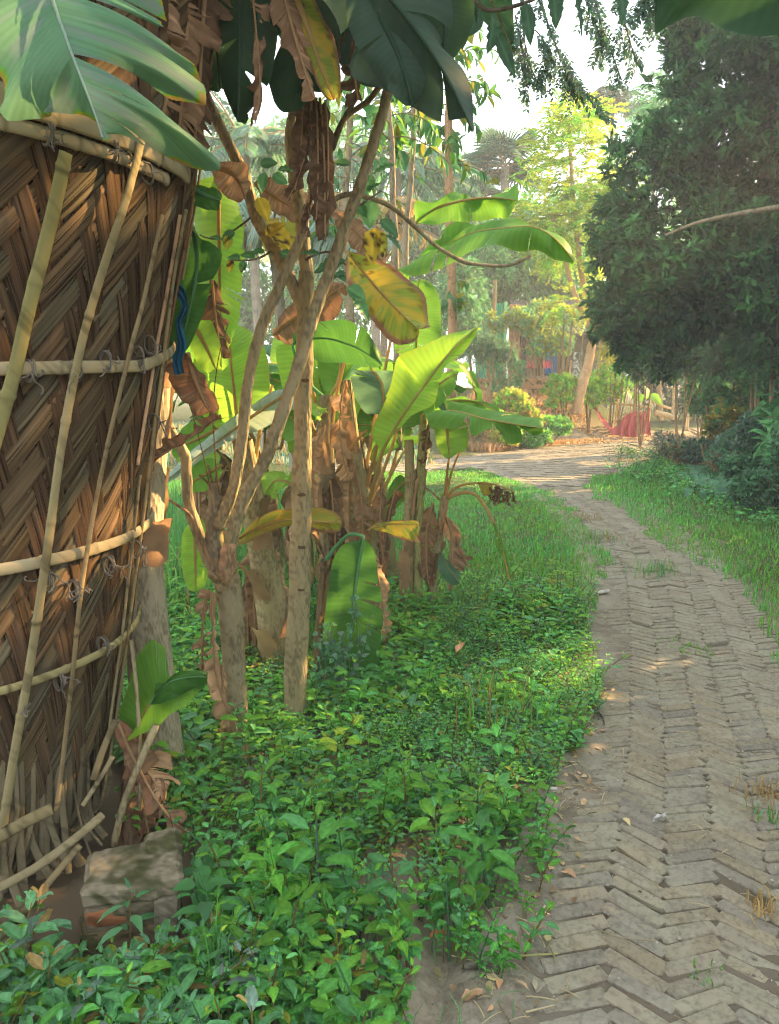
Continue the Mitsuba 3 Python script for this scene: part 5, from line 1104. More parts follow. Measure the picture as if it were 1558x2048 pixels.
# front left: longer pale dusty leaves
pale = [herb(rc, .15, 4, .08, .032, (.19, .35, .10), .5, tm=VEINED) for _ in range(8)]
mb = MB(); xy = scatter(300, -1.25, -.25, 1.62, 2.12, lambda x, y: inview(x, y) & notblock(x, y) & (y < np.where((x > -1.05) & (x < -.62), 1.93, 2.06)))
strew(mb, pale, xy, rc.uniform(.6, 1.15, len(xy)), rc, .25)
stuff('dusty_herbs', mb, 'leaf', 'dusty pale leaved weeds in front of the masonry block', 'weeds')
# single plants that stand out
def lone(lab, x, y, sc, seed, **kw):
    r = np.random.default_rng(seed); t = thing('herb_plant', lab, 'plant'); mb = MB(); strew(mb, [herb(r, **kw)], np.array([[x, y]]), np.array([sc]), r, .05); scene[t] = mb.shape('leaf')
lone('tall herb with large dark leaves right beside the masonry block', -.60, 2.17, 1.0, 3, H=.30, nodes=6, L=.105, W=.07, col=(.075, .2, .08), lean=.1)
lone('second dark large leaved herb in front of the one beside the block', -.50, 2.06, .9, 4, H=.26, nodes=5, L=.10, W=.065, col=(.08, .21, .085), lean=.15)
lone('bright pointed leaf herb at the bottom edge, right of the grass tuft', -.27, 1.80, 1.0, 6, H=.13, nodes=4, L=.085, W=.05, col=(.14, .38, .10), lean=.1)
lone('weed with long pale leaves standing against the front of the block', -.77, 2.04, 1.0, 7, H=.22, nodes=5, L=.085, W=.032, col=(.15, .30, .09), lean=.1)
cr = thing('round_leaf_climber', 'pale round leaved climber scrambling up in front of the hanging banana leaf', 'plant')
mb = MB(); tw = MB()
for k in range(12):
    x0, y0 = RNG.uniform(640, 720), RNG.uniform(1380, 1420); q = resample(ats([(x0, y0, 4.3), (x0 + RNG.uniform(-25, 30), y0 - 70, 4.28), (x0 + RNG.uniform(-40, 50), y0 - RNG.uniform(80, 190), 4.25)]), 16)
    sweep(tw, q, .0022, [.2, .26, .1], sides=5); m = 18; Q = q[RNG.integers(2, 16, m)]
    D = unit(RNG.normal(0, 1, (m, 3)) + [0, -.3, .1]); leaves(mb, Q + D * .012, D, RNG.normal(0, .4, (m, 3)) + [0, -.6, .8], RNG.uniform(.026, .05, m), RNG.uniform(.022, .042, m), tint([.17, .30, .12], m, RNG, .2), OVATE)
put(mb, 'leaf', parent=cr, name='foliage', kind='stuff'); put(tw, 'stalk', parent=cr, name='stem', kind='stuff')
def vine(lab, pts, col, seed, name='creeping_vine'):
    r = np.random.default_rng(seed); t = thing(name, lab, 'vine'); mb = MB(); q = resample(ats(pts), 40); sweep(mb, q, .0035, [.42, .46, .12], sides=6); put(mb, 'stalk', parent=t, name='stem')
    mb = MB(); m = 26; Q = q[r.integers(0, 40, m)]; D = unit(r.normal(0, 1, (m, 3)) + [0, 0, .2]); leaves(mb, Q, D, r.normal(0, .4, (m, 3)) + [0, -.4, 1], r.uniform(.018, .04, m), r.uniform(.012, .022, m), tint(col, m, r), OVATE); put(mb, 'leaf', parent=t, name='foliage', kind='stuff')
vine('pale yellow stemmed creeper lying over the herbs at the lower middle', [(520, 1880, 2.06), (570, 1885, 2.05), (610, 1920, 2.0), (650, 1985, 1.92)], [.25, .36, .08], 1)

# grass
def blade_field(mb, xy, h, w, col, rng, lean=.5, tone=.2):
    n = len(xy); a = rng.uniform(0, 2 * np.pi, n); l = np.abs(rng.normal(0, lean, n)); hh = h * rng.uniform(.5, 1.3, n); g = gz(xy[:, 0], xy[:, 1])
    d = np.stack([np.cos(a), np.sin(a), 0 * a], 1); s = np.stack([-np.sin(a), np.cos(a), 0 * a], 1) * (w * rng.uniform(.7, 1.3, n))[:, None] * .5
    b = np.concatenate([xy, g[:, None] - .01], 1); z = np.array([0, 0, 1.0])
    m = b + d * (l * hh * .35)[:, None] + z * (hh * .62)[:, None]; t = b + d * (l * hh)[:, None] + z * (hh * np.maximum(.3, 1 - .35 * l))[:, None]
    V = np.stack([b - s, b + s, m - s * .8, m + s * .8, t], 1); F = np.array([[0, 1, 3], [0, 3, 2], [2, 3, 4]])
    c = np.asarray(col)[None] * np.exp(rng.normal(0, tone, (n, 1))) * np.exp(rng.normal(0, .1, (n, 3)) * [1, .4, 1])
    patch = sstep(-.2, .6, vn(np.stack([xy[:, 0], xy[:, 1], 0 * a], 1), 1.1, 81))[:, None]; c = c * (1 - .35 * patch) + np.array([.26, .34, .08]) * .35 * patch
    dry = rng.random(n) < .06; c[dry] = np.array([.42, .36, .16]) * rng.uniform(.6, 1, (dry.sum(), 1))
    mb.add(V.reshape(-1, 3), (F[None] + (np.arange(n) * 5)[:, None, None]).reshape(-1, 3), np.repeat(c, 5, 0))
rgs = np.random.default_rng(9)
def lawnfree(x, y): return (np.abs(path_off(x, y)) > np.where(path_off(x, y) > 0, np.interp(y, [0, 6.2, 7.6, 8.6, 12, 16], [.66, .64, .45, .20, .22, .3]), np.interp(y, [0, 6, 8, 12, 16], [.66, .62, .50, .40, .3])) + .16 * edge_noise(x * 1.5, y * 1.5)) & (y < lane_near(x) - .25 + .35 * edge_noise(x, y))
mb = MB(); xy = scatter(190000, -6, 3.6, 4.6, 17.0, lambda x, y: inview(x, y) & (path_off(x, y) < 0) & lawnfree(x, y) & (rc.random(len(x)) < sstep(4.4, 6.4, y + .6 * edge_noise(x * .6, y * .6)) * np.interp(y, [5, 8, 17], [1, .85, .6])))
blade_field(mb, xy, np.interp(xy[:, 1], [5, 9, 12, 17], [.09, .085, .06, .05]), np.interp(xy[:, 1], [5, 9, 17], [.007, .011, .019]), [.19, .42, .10], rgs)
stuff('left_lawn', mb, 'grass', 'sunlit short grass left of the path, beyond the herbs', 'grass')
mb = MB(); xy = scatter(120000, 1.6, 9.5, 3.6, 21, lambda x, y: inview(x, y) & (path_off(x, y) > 0) & lawnfree(x, y) & (rc.random(len(x)) < np.interp(y, [3.5, 8, 20], [1, .85, .6])))
blade_field(mb, xy, np.interp(xy[:, 1], [4, 9, 17], [.09, .09, .10]), np.interp(xy[:, 1], [4, 9, 17], [.007, .011, .019]), [.17, .42, .09], rgs)
stuff('right_verge', mb, 'grass', 'lush green grass verge right of the path', 'grass')
mb = MB(); xy = scatter(3600, 2.6, 8, 4.5, 15, lambda x, y: inview(x, y) & (path_off(x, y) > 1.1) & (rc.random(len(x)) < sstep(1.1, 2.0, path_off(x, y))))
strew(mb, [herb(rc, .13, 4, .05, .034, (.13, .42, .10), tm=LANCE) for _ in range(6)], xy, rc.uniform(.7, 1.3, len(xy)) * np.interp(xy[:, 1], [5, 14], [1, 1.7]), rc)
stuff('verge_weeds', mb, 'leaf', 'small bright leaved weeds growing in the right hand verge', 'weeds')
mb = MB(); xy = scatter(5200, -2.6, 2.4, 1.65, 6.0, lambda x, y: bed(x, y)); cl = vn(np.stack([xy[:, 0], xy[:, 1], 0 * xy[:, 0]], 1), 2.1, 78) > .12; xy = xy[cl]
blade_field(mb, xy, .15, .004, [.2, .38, .1], rgs, .7)
stuff('bed_grass', mb, 'grass', 'thin grass blades coming up among the herbs', 'grass')
# far field seen through the gaps on the left
mb = MB(); xy = scatter(20000, -16, 1.2, 16.5, 34, lambda x, y: inview(x, y) & (x < 1.0))
blade_field(mb, xy, .2, .035, [.30, .42, .14], rgs)
stuff('far_field', mb, 'grass', 'pale field of grass seen between the banana stems', 'grass')
mb = MB(); xy = scatter(9000, -5, -.3, 5.5, 12, lambda x, y: inview(x, y) & (x < -.2 * y + .8))
blade_field(mb, xy, np.where(rc.random(len(xy)) < .3, .5, .25), .014, [.14, .36, .09], rgs, .35)
stuff('tall_grass', mb, 'grass', 'taller rank grass growing behind the banana clump', 'grass')
def tuft(lab, x, y, n, h, col, seed, r=.04, name='grass_tuft'):
    many = n >= 40
    q = np.random.default_rng(seed); t = thing(name, lab, 'grass tuft', None, 'stuff' if many else None); mb = MB(); xy = np.array([[x, y]]) + q.normal(0, r, (n, 2)); blade_field(mb, xy, h, .007, col, q, .55); scene[t] = mb.shape('grass'); 
tuft('tuft of long dark grass at the bottom edge below the masonry block', -.48, 1.86, 46, .26, [.10, .26, .06], 1)
tuft('half dry straw coloured tuft at the right edge of the bricks', 1.22, 2.28, 44, .07, [.42, .38, .14], 2, .03)
tuft('dry tuft between the bricks on the right side of the path', 1.62, 3.05, 60, .06, [.3, .32, .11], 3, .05)
tuft('green tuft in the joints below the dry one', 1.55, 2.82, 40, .05, [.15, .3, .07], 4, .05)
tuft('small green tuft in the middle joints near the bottom edge', .93, 1.98, 22, .035, [.15, .3, .07], 5, .03)
tuft('grass tuft on the broken right edge of the path', 2.55, 7.15, 130, .14, [.2, .33, .09], 6, .12)
tuft('grass ridge creeping along the left side of the narrow path', 2.32, 8.6, 260, .12, [.2, .3, .09], 7, .18)
tuft('pale grass tuft on the path where it narrows', 2.42, 9.9, 160, .12, [.24, .3, .1], 8, .18)
tuft('low green weeds across the joints where the path dips', 2.15, 5.2, 90, .05, [.17, .34, .08], 9, .10)
tuft('sparse tall grass among the herbs near the path', .55, 3.75, 70, .34, [.22, .33, .09], 10, .16)

# litter: twigs, straws and dead leaves along the edge of the bed
lit = MB()
for k in range(230):
    y = RNG.uniform(1.65, 4.6); xc = np.interp(y, PATHC[:, 1], PATHC[:, 0]); x = xc - .62 + RNG.normal(0, .10) + (RNG.uniform(0, 1.0) if RNG.random() < .25 else 0)
    if not inview(np.array(x), np.array(y)): continue
    a = RNG.uniform(0, 6.28); L = RNG.uniform(.02, .10); p = np.array([x, y, float(gz(x, y)) + .012 + RNG.uniform(0, .01)])
    d = np.array([math.cos(a), math.sin(a), RNG.normal(0, .05)]); q = np.array([p - d * L / 2, p + [0, 0, RNG.uniform(0, .008)], p + d * L / 2])
    sweep(lit, resample(q, 6), RNG.uniform(.001, .003), np.array([.33, .25, .15]) * RNG.uniform(.5, 1.5), sides=5)
m = 150; ys = RNG.uniform(1.65, 4.8, m); xs = np.interp(ys, PATHC[:, 1], PATHC[:, 0]) - .64 + RNG.normal(0, .11, m)
Q = on(xs, ys, .015); leaves(lit, Q, np.c_[RNG.normal(0, 1, (m, 2)), RNG.normal(.1, .1, m)], np.c_[RNG.normal(0, .4, (m, 2)), np.ones(m)], RNG.uniform(.02, .06, m), RNG.uniform(.012, .028, m), tint([.36, .25, .14], m, RNG, .4), OVATE)
stuff('litter', lit, 'plain', 'dry twigs, straws and brown leaf scraps along the left edge of the path', 'litter')
gr_ = MB(); m = 1500; ss = RNG.uniform(1.7, 6.5, m); tt_ = RNG.normal(-.15, .42, m); gxy, _n = path_at(ss + 0 * tt_, np.clip(tt_, -.8, .75)); sz = RNG.uniform(.0015, .006, m) * RNG.uniform(.5, 1.3, m)
tet = trimesh.creation.icosahedron(); tv = tet.vertices * [1, 1, .6]
V = tv[None] * sz[:, None, None] * RNG.uniform(.7, 1.3, (m, 12, 1)) + on(gxy[:, 0], gxy[:, 1], .004)[:, None]
gr_.add(V.reshape(-1, 3), (tet.faces[None] + (np.arange(m) * 12)[:, None, None]).reshape(-1, 3), np.repeat(np.array([.30, .26, .2]) * RNG.uniform(.45, 1.4, (m, 1)), 12, 0))
stuff('grit', gr_, 'plain', 'crumbs of mud and grit scattered over the bricks', 'grit', smooth=False)
def stick(lab, pts, r, col, Y=None, name='stick'):
    t = thing(name, lab, 'stick'); P = np.array([G_(p[0], p[1]) + [0, 0, r + .012] for p in pts]); mb = MB(); sweep(mb, resample(P, 24), r * np.linspace(1, .6, 24), col, sides=7, rough=.2); scene[t] = mb.shape('plain')
def G_(px, py):
    lo, hi = .5, 100.0
    for _ in range(40):
        md = (lo + hi) / 2; p = at(px, py, md)
        if p[2] > gz(p[0], p[1]): lo = md
        else: hi = md
    return at(px, py, lo)
stick('green stalk lying flat across the mud at the bottom of the path', [(990, 1924), (1060, 1920), (1115, 1917)], .0045, [.38, .42, .16])
stick('long straight brown straw pointing into the mud near the bottom', [(1036, 1902), (1045, 1840), (1052, 1790)], .003, [.25, .18, .11])
stick('short dark twig lying by itself on the left bricks', [(1197, 1430), (1204, 1440), (1208, 1455)], .005, [.08, .06, .05])
stick('thin curved twig across the middle bricks', [(1185, 1857), (1220, 1878), (1260, 1886), (1312, 1890)], .0025, [.24, .18, .12])
stick('pale straw lying near the left edge beside the litter', [(1090, 1820), (1075, 1842)], .004, [.5, .42, .28])
stick('straw lying by the path edge under the herbs', [(1080, 1530), (1160, 1530)], .004, [.45, .36, .22])
stick('broken brown straw at the bottom right of the bed', [(1050, 2035), (1110, 2020)], .004, [.4, .32, .2])
def scrap(lab, px, py, L, W, col, name, cat, lift=.012, a=.3, mat='plain'):
    t = thing(name, lab, cat); p = G_(px, py) + [0, 0, lift]; d = np.array([math.cos(a), math.sin(a), .1]); n, m = 10, 7; s = np.linspace(0, 1, n); q = np.linspace(-1, 1, m); sd = np.array([-d[1], d[0], 0])
    V = p + (L * (s - .5))[:, None, None] * d + ((W * .5 * np.sin(np.pi * np.clip(s, .04, .96)) ** .6)[:, None] * q[None])[..., None] * sd + np.array([0, 0, 1]) * (.012 * vn(np.stack(np.broadcast_arrays(s[:, None] * 4, q[None] * 1.5 + px, 0.0), -1), 1, 3) + .012 * q[None] ** 2)[..., None]
    mb = MB(); grid(mb, V, np.asarray(col) * (1 + .15 * vn(V, 50, 4))[..., None]); scene[t] = mb.shape(mat)
scrap('small torn pale scrap of paper on the middle bricks', 1318, 1643, .06, .022, [.5, .48, .43], 'paper_scrap', 'paper scrap')
scrap('pale flat stone scrap at the left edge of the path', 1105, 1590, .05, .04, [.55, .5, .42], 'stone_chip', 'stone')
scrap('yellow fallen leaf at the bottom edge of the herb bed', 876, 1890, .055, .03, [.6, .45, .06], 'fallen_leaf', 'leaf', .03)
scrap('purplish brown fallen leaf on the mud at the bottom', 955, 1945, .08, .03, [.2, .13, .13], 'fallen_leaf', 'leaf', .02, 0)
scrap('curled tan leaf on the mud near the bottom edge', 945, 2005, .06, .03, [.42, .27, .16], 'fallen_leaf', 'leaf', .02, .2)
scrap('brown fallen leaf at the herb edge halfway up the path', 1112, 1500, .07, .05, [.3, .12, .07], 'fallen_leaf', 'leaf', .02, .9)
scrap('orange brown leaf standing up among the herbs', 918, 1355, .14, .05, [.5, .28, .14], 'fallen_leaf', 'leaf', .2, 1.2)
scrap('broken pale slab at the left edge of the path where it dips', 1205, 1192, .16, .07, [.5, .46, .4], 'stone_chip', 'stone', .03)
# ------------------------------------------------------------------ trees, palms, bushes, fence and house at the bend
def crown(tree, balls, n, m, L, W, cols, rng, droop=.5, template=LANCE, spread=.7, shell=.55, name='crown', feather=False, up=.3, clump=None, mat='leaf'):
    """clusters of leaves through a few ellipsoids; each cluster hangs from a twig tip"""
    mb = MB(); vol = np.array([b[3] * b[4] * b[5] for b in balls]) ** .8; pick = rng.choice(len(balls), n, p=vol / vol.sum())
    bb = np.array(balls, float)[pick]; d = rdir(n, rng, -.85, 1); r = rng.uniform(shell, 1, n) ** .7
    p = bb[:, :3] + d * bb[:, 3:] * r[:, None]
    if clump:
        K = clump[0]; cen = p[:K]; p = cen[rng.integers(0, K, n)] + rdir(n, rng) * (clump[1] * rng.uniform(.3, 1, (n, 1)) ** .6) * [1, 1, .7]; d = unit(p - bb[:, :3])
    p = p + .35 * np.stack([vn(p, .9, k + 5) for k in range(3)], 1)
    keep = p[:, 2] > gz(p[:, 0], p[:, 1]) + .08; p, d = p[keep], d[keep]; n = len(p)
    o = unit(d / bb[keep][:, 3:] + [0, 0, up] + rng.normal(0, .45, (n, 3)))
    cc = np.array(cols)[rng.integers(0, len(cols), n)] * np.exp(rng.normal(0, .22, (n, 1)))
    lump = 1 + .35 * vn(p, 1.3, 12); cc = cc * lump[:, None]
    if feather:
        k = np.linspace(.1, 1, m // 2); sd = unit(np.cross(o, [0, 0, 1]) + 1e-6)
        Q = p[:, None] + o[:, None] * (k * L * 4)[None, :, None] - np.array([0, 0, 1]) * (k ** 2 * L * 1.6)[None, :, None]
        Q = np.concatenate([Q, Q], 1).reshape(-1, 3); D = np.concatenate([np.repeat(sd[:, None], m // 2, 1), -np.repeat(sd[:, None], m // 2, 1)], 1).reshape(-1, 3)
        D = D + np.repeat(o, m // 2 * 2, 0) * .5 + rng.normal(0, .15, D.shape); m = m // 2 * 2; N = rng.normal(0, .3, D.shape) + [0, 0, 1]
    else:
        Q = np.repeat(p, m, 0) + rng.normal(0, L * .22, (n * m, 3)); D = unit(rng.normal(0, spread, (n * m, 3)) + np.repeat(o, m, 0) * .8 + [0, 0, -droop]); N = np.repeat(o, m, 0) * .5 + rng.normal(0, .4, D.shape) + [0, 0, .8]
    c = np.repeat(cc, m, 0) * np.exp(rng.normal(0, .16, (len(Q), 1)))
    leaves(mb, Q, D, N, L * rng.uniform(.65, 1.2, len(Q)), W * rng.uniform(.8, 1.2, len(Q)), c, template)
    return put(mb, mat, parent=tree, name=name, kind='stuff')
def wood(tree, pts, r0, r1, col, name='limb', seed=0, sides=10):
    P = resample(np.asarray(pts, float), max(10, int(len(pts) * 6))); P = P + .04 * r0 * 10 * np.stack([vn(P, 1.2, seed + k) for k in range(3)], 1) * .3
    mb = MB(); sweep(mb, P, np.linspace(r0, r1, len(P)), col, sides=sides, rough=.12, rs=6, seed=seed, colvar=.2); put(mb, 'bark', parent=tree, name=name)
rf = np.random.default_rng(13)
BK = [.28, .2, .13]
t = thing('mango_tree', 'big dense dark evergreen tree overhanging the lane on the right', 'tree', 'dense trees right of the lane')
wood(t, [(7.4, 15.6, 0), (7.2, 15.5, 2), (7.0, 15.2, 4.2), (6.9, 15, 6.5)], .22, .1, BK, 'trunk', 1)
wood(t, [(7.1, 15.3, 3.2), (6.3, 14.3, 4.3), (5.4, 13.5, 4.55), (7.6, 12.8, 4.7)][:3], .1, .05, [.32, .24, .16], seed=2)
wood(t, ats([(1560, 415, 12.6), (1480, 428, 12.6), (1400, 445, 12.6), (1330, 470, 12.7)]), .05, .02, [.26, .19, .13], seed=3)
wood(t, [(7.1, 15.3, 4.2), (8.2, 14.8, 6.2), (8.8, 14.6, 7.6)], .1, .04, BK, seed=4)
GD = [[.030, .115, .06], [.04, .14, .065], [.027, .10, .06], [.06, .2, .06]]
crown(t, [(6.4, 14.6, 4.3, 2.5, 2.0, 2.0), (7.3, 14.6, 7.0, 2.5, 2.0, 2.6), (4.8, 14.0, 3.4, 1.15, 1.2, 1.35), (8.9, 13.8, 4.0, 2.0, 1.8, 2.4), (5.6, 13.6, 2.7, 1.4, 1.2, 1.0), (7.6, 13.0, 2.6, 1.6, 1.2, 1.5), (6.3, 14.6, 8.4, 1.3, 1.4, 1.1), (5.2, 14.6, 5.5, 1.1, 1.1, 1.0)], 5200, 14, .195, .08, GD, rf, .25, LANCE, shell=.85, clump=(360, .42), mat='tree_leaf')
crown(t, [(6.6, 14.8, 4.3, 2.2, 1.6, 1.8), (7.3, 14.8, 7.0, 2.2, 1.6, 2.2), (8.9, 14, 4.0, 1.8, 1.6, 2.2), (5.6, 13.8, 3.0, 1.5, 1.0, 1.1), (7.6, 13.2, 2.6, 1.5, 1.1, 1.4)], 2600, 12, .24, .08, GD, rf, .4, LANCE, shell=.1, name='inner_foliage', mat='tree_leaf')
for k, (lab, c) in enumerate([('unseen dense tree added right of the frame to shade the path', (8.0, 8.2)), ('unseen dense tree added right beside the camera to shade the foreground', (7.2, 3.2)), ('unseen dense tree added right behind the camera to block the sun', (6.6, -2.2))]):  # unseen trees added to block the sun; a crown gap passes sun patches
    t = thing('mango_tree', lab, 'tree', 'dense trees right of the lane')
    wood(t, [(c[0] + .3, c[1], 0), (c[0] + .2, c[1], 2), (c[0], c[1], 5)], .2, .09, BK, 'trunk', 20 + k)
    crown(t, [(c[0] - .3, c[1], 3.5, 2.2, 2.8, 1.75), (c[0] + .2, c[1] + .3, 1.8, 1.9, 2.5, 1.4), (c[0] - .2, c[1] + 2.6, 2.8, 1.9, 1.6, 1.9), (c[0], c[1] - 2.4, 2.8, 1.9, 1.6, 1.9), (c[0] + .2, c[1], 7.7, 2.0, 2.5, 1.4)], 1000, 10, .4, .14, GD, rf, .45, LANCE)
t = thing('hedge', 'unseen shrubs added right of the frame to block low sun', 'hedge'); crown(t, [(5.9, y, .9, .9, 1.2, 1.0) for y in (0, 2, 4, 6, 8, 10)], 1000, 9, .26, .09, [[.09, .22, .07], [.13, .27, .08]], rf, .2)  # added out of view to stop low sun passing under the crowns

YG = [[.40, .58, .09], [.48, .60, .09], [.34, .54, .11], [.55, .6, .09]]
t = thing('feathery_tree', 'sunlit yellow green feathery tree at the bend of the lane', 'tree', 'feathery trees at the bend')
wood(t, ats([(1150, 830, 23.5), (1160, 790, 23.5), (1180, 710, 23.5), (1188, 660, 23.5)]), .17, .13, [.52, .34, .18], 'trunk', 31)
wood(t, ats([(1188, 665, 23.5), (1150, 590, 23.4), (1125, 500, 23.3), (1103, 425, 23.2)]), .10, .05, [.5, .32, .18], seed=32)
wood(t, ats([(1190, 670, 23.6), (1165, 560, 23.8), (1152, 450, 23.9), (1142, 330, 24), (1138, 240, 24)]), .11, .04, [.5, .33, .18], seed=33)
wood(t, ats([(1192, 620, 23.8), (1205, 480, 24), (1198, 380, 24)]), .05, .03, [.45, .3, .18], seed=34)
def B3(px, py, Y, rx, rz, ry=None):
    p = at(px, py, Y); return (p[0], p[1], p[2], rx / FOC * Y, ry or rx / FOC * Y * .8, rz / FOC * Y)
crown(t, [B3(1150, 330, 23.6, 90, 110), B3(1080, 420, 23.4, 60, 80), B3(1230, 400, 24, 60, 80), B3(1140, 480, 23.5, 90, 70), B3(1160, 230, 24, 60, 45), B3(1120, 600, 22.8, 40, 30), B3(1230, 560, 23.2, 35, 50), B3(1185, 620, 22.8, 30, 25)], 1250, 22, .125, .07, YG, rf, feather=True, shell=.2)
t = thing('feathery_tree', 'paler feathery tree top behind the dark evergreen, right of the palm', 'tree', 'feathery trees at the bend')
wood(t, ats([(1320, 840, 30), (1310, 600, 30), (1305, 300, 30)]), .12, .05, BK, 'trunk', 35)
crown(t, [B3(1320, 250, 30, 60, 80), B3(1290, 330, 30, 40, 60), B3(1340, 190, 30, 50, 40)], 420, 20, .15, .07, [[.26, .44, .12], [.22, .40, .13]], rf, feather=True, shell=.2)
t = thing('broadleaf_tree', 'hazy grey green tree left of the green hut wall', 'tree')
wood(t, ats([(975, 800, 29), (985, 650, 29), (990, 560, 29)]), .14, .07, BK, 'trunk', 36)
crown(t, [B3(950, 600, 33, 80, 75), B3(915, 640, 28, 40, 70), B3(1060, 560, 33, 70, 50), B3(1000, 520, 32, 80, 45), B3(1120, 560, 33, 70, 55), B3(925, 570, 29, 50, 50)], 1500, 11, .3, .09, [[.08, .25, .09], [.11, .29, .10], [.16, .31, .09]], rf, .6)
for k, (px, py, Y, rx, rz, lab) in enumerate([(880, 400, 40, 75, 75, 'hazy round tree top left of the fan palm'), (640, 330, 42, 120, 110, 'hazy tree top behind the hanging dead leaf'), (430, 330, 44, 130, 90, 'hazy tree top next to the granary'), (240, 350, 46, 140, 120, 'hazy tree top hidden behind the granary'), (1000, 470, 44, 90, 60, 'low hazy tree below the fan palm'), (1120, 480, 46, 110, 90, 'hazy tree mass behind the feathery tree'), (760, 520, 42, 120, 80, 'low hazy tree behind the saplings'), (560, 560, 40, 130, 80, 'low hazy tree behind the pale palm frond'), (400, 620, 40, 110, 80, 'low hazy tree behind the bright banana leaves'), (1430, 500, 42, 160, 120, 'hazy tree mass behind the dark evergreen')]):
    t = thing('far_tree', lab, 'tree', 'trees along the far side of the field'); p = at(px, py, Y); zb = float(gz(p[0], p[1]))
    wood(t, [(p[0], p[1], zb - .2), (p[0] + .2, p[1], zb + (p[2] - zb) * .6), (p[0], p[1], p[2])], .25, .1, BK, 'trunk', 60 + k)
    w = rx / FOC * Y; h = rz / FOC * Y
    crown(t, [(p[0], p[1], p[2], w, w, h), (p[0] - w * .5, p[1], p[2] - h * .5, w * .6, w * .6, h * .7), (p[0] + w * .5, p[1] - 1, p[2] - h * .4, w * .6, w * .6, h * .7), (p[0], p[1], p[2] - h * 1.1, w * .8, w * .7, h * .6)], 480, 9, .55, .19, [[.09, .28, .08], [.12, .32, .09], [.18, .36, .09]], rf, .4)
# palms
def frond(palm, base, az, el, L, bend, nl, ll, lw, col, rng, hang=.5):
    d = np.array([math.cos(az) * math.cos(el), math.sin(az) * math.cos(el), math.sin(el)]); s = np.linspace(0, 1, 24)
    P = base + d * (L * s)[:, None] + np.array([0, 0, -1]) * (bend * L * s ** 2)[:, None]; t = unit(np.gradient(P, axis=0))
    mb = MB(); sweep(mb, P, np.linspace(.035, .008, 24) * L / 3, [.3, .32, .12], sides=5)
    k = np.linspace(.15, .995, nl); Q = np.stack([np.interp(k, s, P[:, j]) for j in range(3)], 1); tt = np.stack([np.interp(k, s, t[:, j]) for j in range(3)], 1); sd = unit(np.cross(tt, [0, 0, 1]))
    l = ll * np.sin(np.pi * np.clip(k * .85 + .12, 0, 1)) ** .6
    for sg in (-1, 1): leaves(mb, Q, sd * sg + tt * .55 - np.array([0, 0, hang]) + rng.normal(0, .08, Q.shape), np.array([0, 0, 1.0]) + .3 * tt + rng.normal(0, .1, Q.shape), l, lw, tint(col, nl, rng, .15), LANCE2)
    put(mb, 'leaf', parent=palm, name='frond')
def palm(lab, px, py, Y, L, n, col, seed, ll=.6, lw=.05, nl=46, hang=.5, trunk=.13):
    rng = np.random.default_rng(seed); t = thing('coconut_palm', lab, 'palm', 'coconut palms beyond the lane'); top = at(px, py, Y); zb = float(gz(top[0], top[1]))
    wood(t, [(top[0] + .3, top[1], zb), (top[0] + .15, top[1], zb + (top[2] - zb) * .5), tuple(top)], trunk, trunk * .7, [.3, .26, .2], 'trunk', seed)
    for k in range(n):
        frond(t, top, 2 * np.pi * k / n + rng.uniform(-.2, .2), rng.uniform(.05, 1.15), L * rng.uniform(.85, 1.1), rng.uniform(.35, .7), nl, ll, lw, col, rng, hang)
palm('coconut palm crown showing right above the granary edge, beside the tan limb', 492, 300, 19, 2.6, 16, [.2, .32, .14], 71)
palm('coconut palm crown half hidden behind the thin saplings', 795, 330, 24, 3.2, 16, [.16, .27, .14], 72)
palm('distant coconut palm rising above the feathery tree', 1225, 225, 40, 3.0, 15, [.13, .22, .14], 73, .8, .06)
palm('young coconut palm with pale fronds hanging down behind the forked tree', 545, 470, 10.5, 1.9, 13, [.38, .48, .26], 74, .62, .035, 50, 1.1, .09)
palm('small coconut palm with a lowered crown in the gap under the curved twig', 740, 450, 20, 2.4, 13, [.3, .36, .12], 75, .6, .05, 40, .9)
def fan_palm(lab, px, py, Y, n, R, seed):
    rng = np.random.default_rng(seed); t = thing('fan_palm', lab, 'palm'); top = at(px, py, Y); wood(t, [(top[0], top[1], 0), tuple(top)], .2, .17, [.25, .22, .18], 'trunk', seed)
    for k in range(n):
        d = unit(rdir(1, rng, -.35, .95)[0]); c = top + d * R * .55; S = unit(np.cross(d, [0, 0, 1])); U = np.cross(S, d); mb = MB()
        sweep(mb, np.array([top, c]), .03, [.25, .28, .12], sides=5); a = np.linspace(-2.1, 2.1, 26)
        D = d * np.cos(a)[:, None] + S * np.sin(a)[:, None]; leaves(mb, np.repeat(c[None], 26, 0), D, np.repeat(U[None], 26, 0) + rng.normal(0, .1, (26, 3)), R * .75, R * .06, tint([.10, .2, .12], 26, rng, .12), LANCE2); put(mb, 'leaf', parent=t, name='fan_leaf')
fan_palm('distant fan palm with spiky round leaves against the white sky', 1010, 335, 34, 20, 1.5, 81)
fan_palm('lower hazy fan palm top left of the taller one', 965, 400, 40, 12, 1.3, 82)

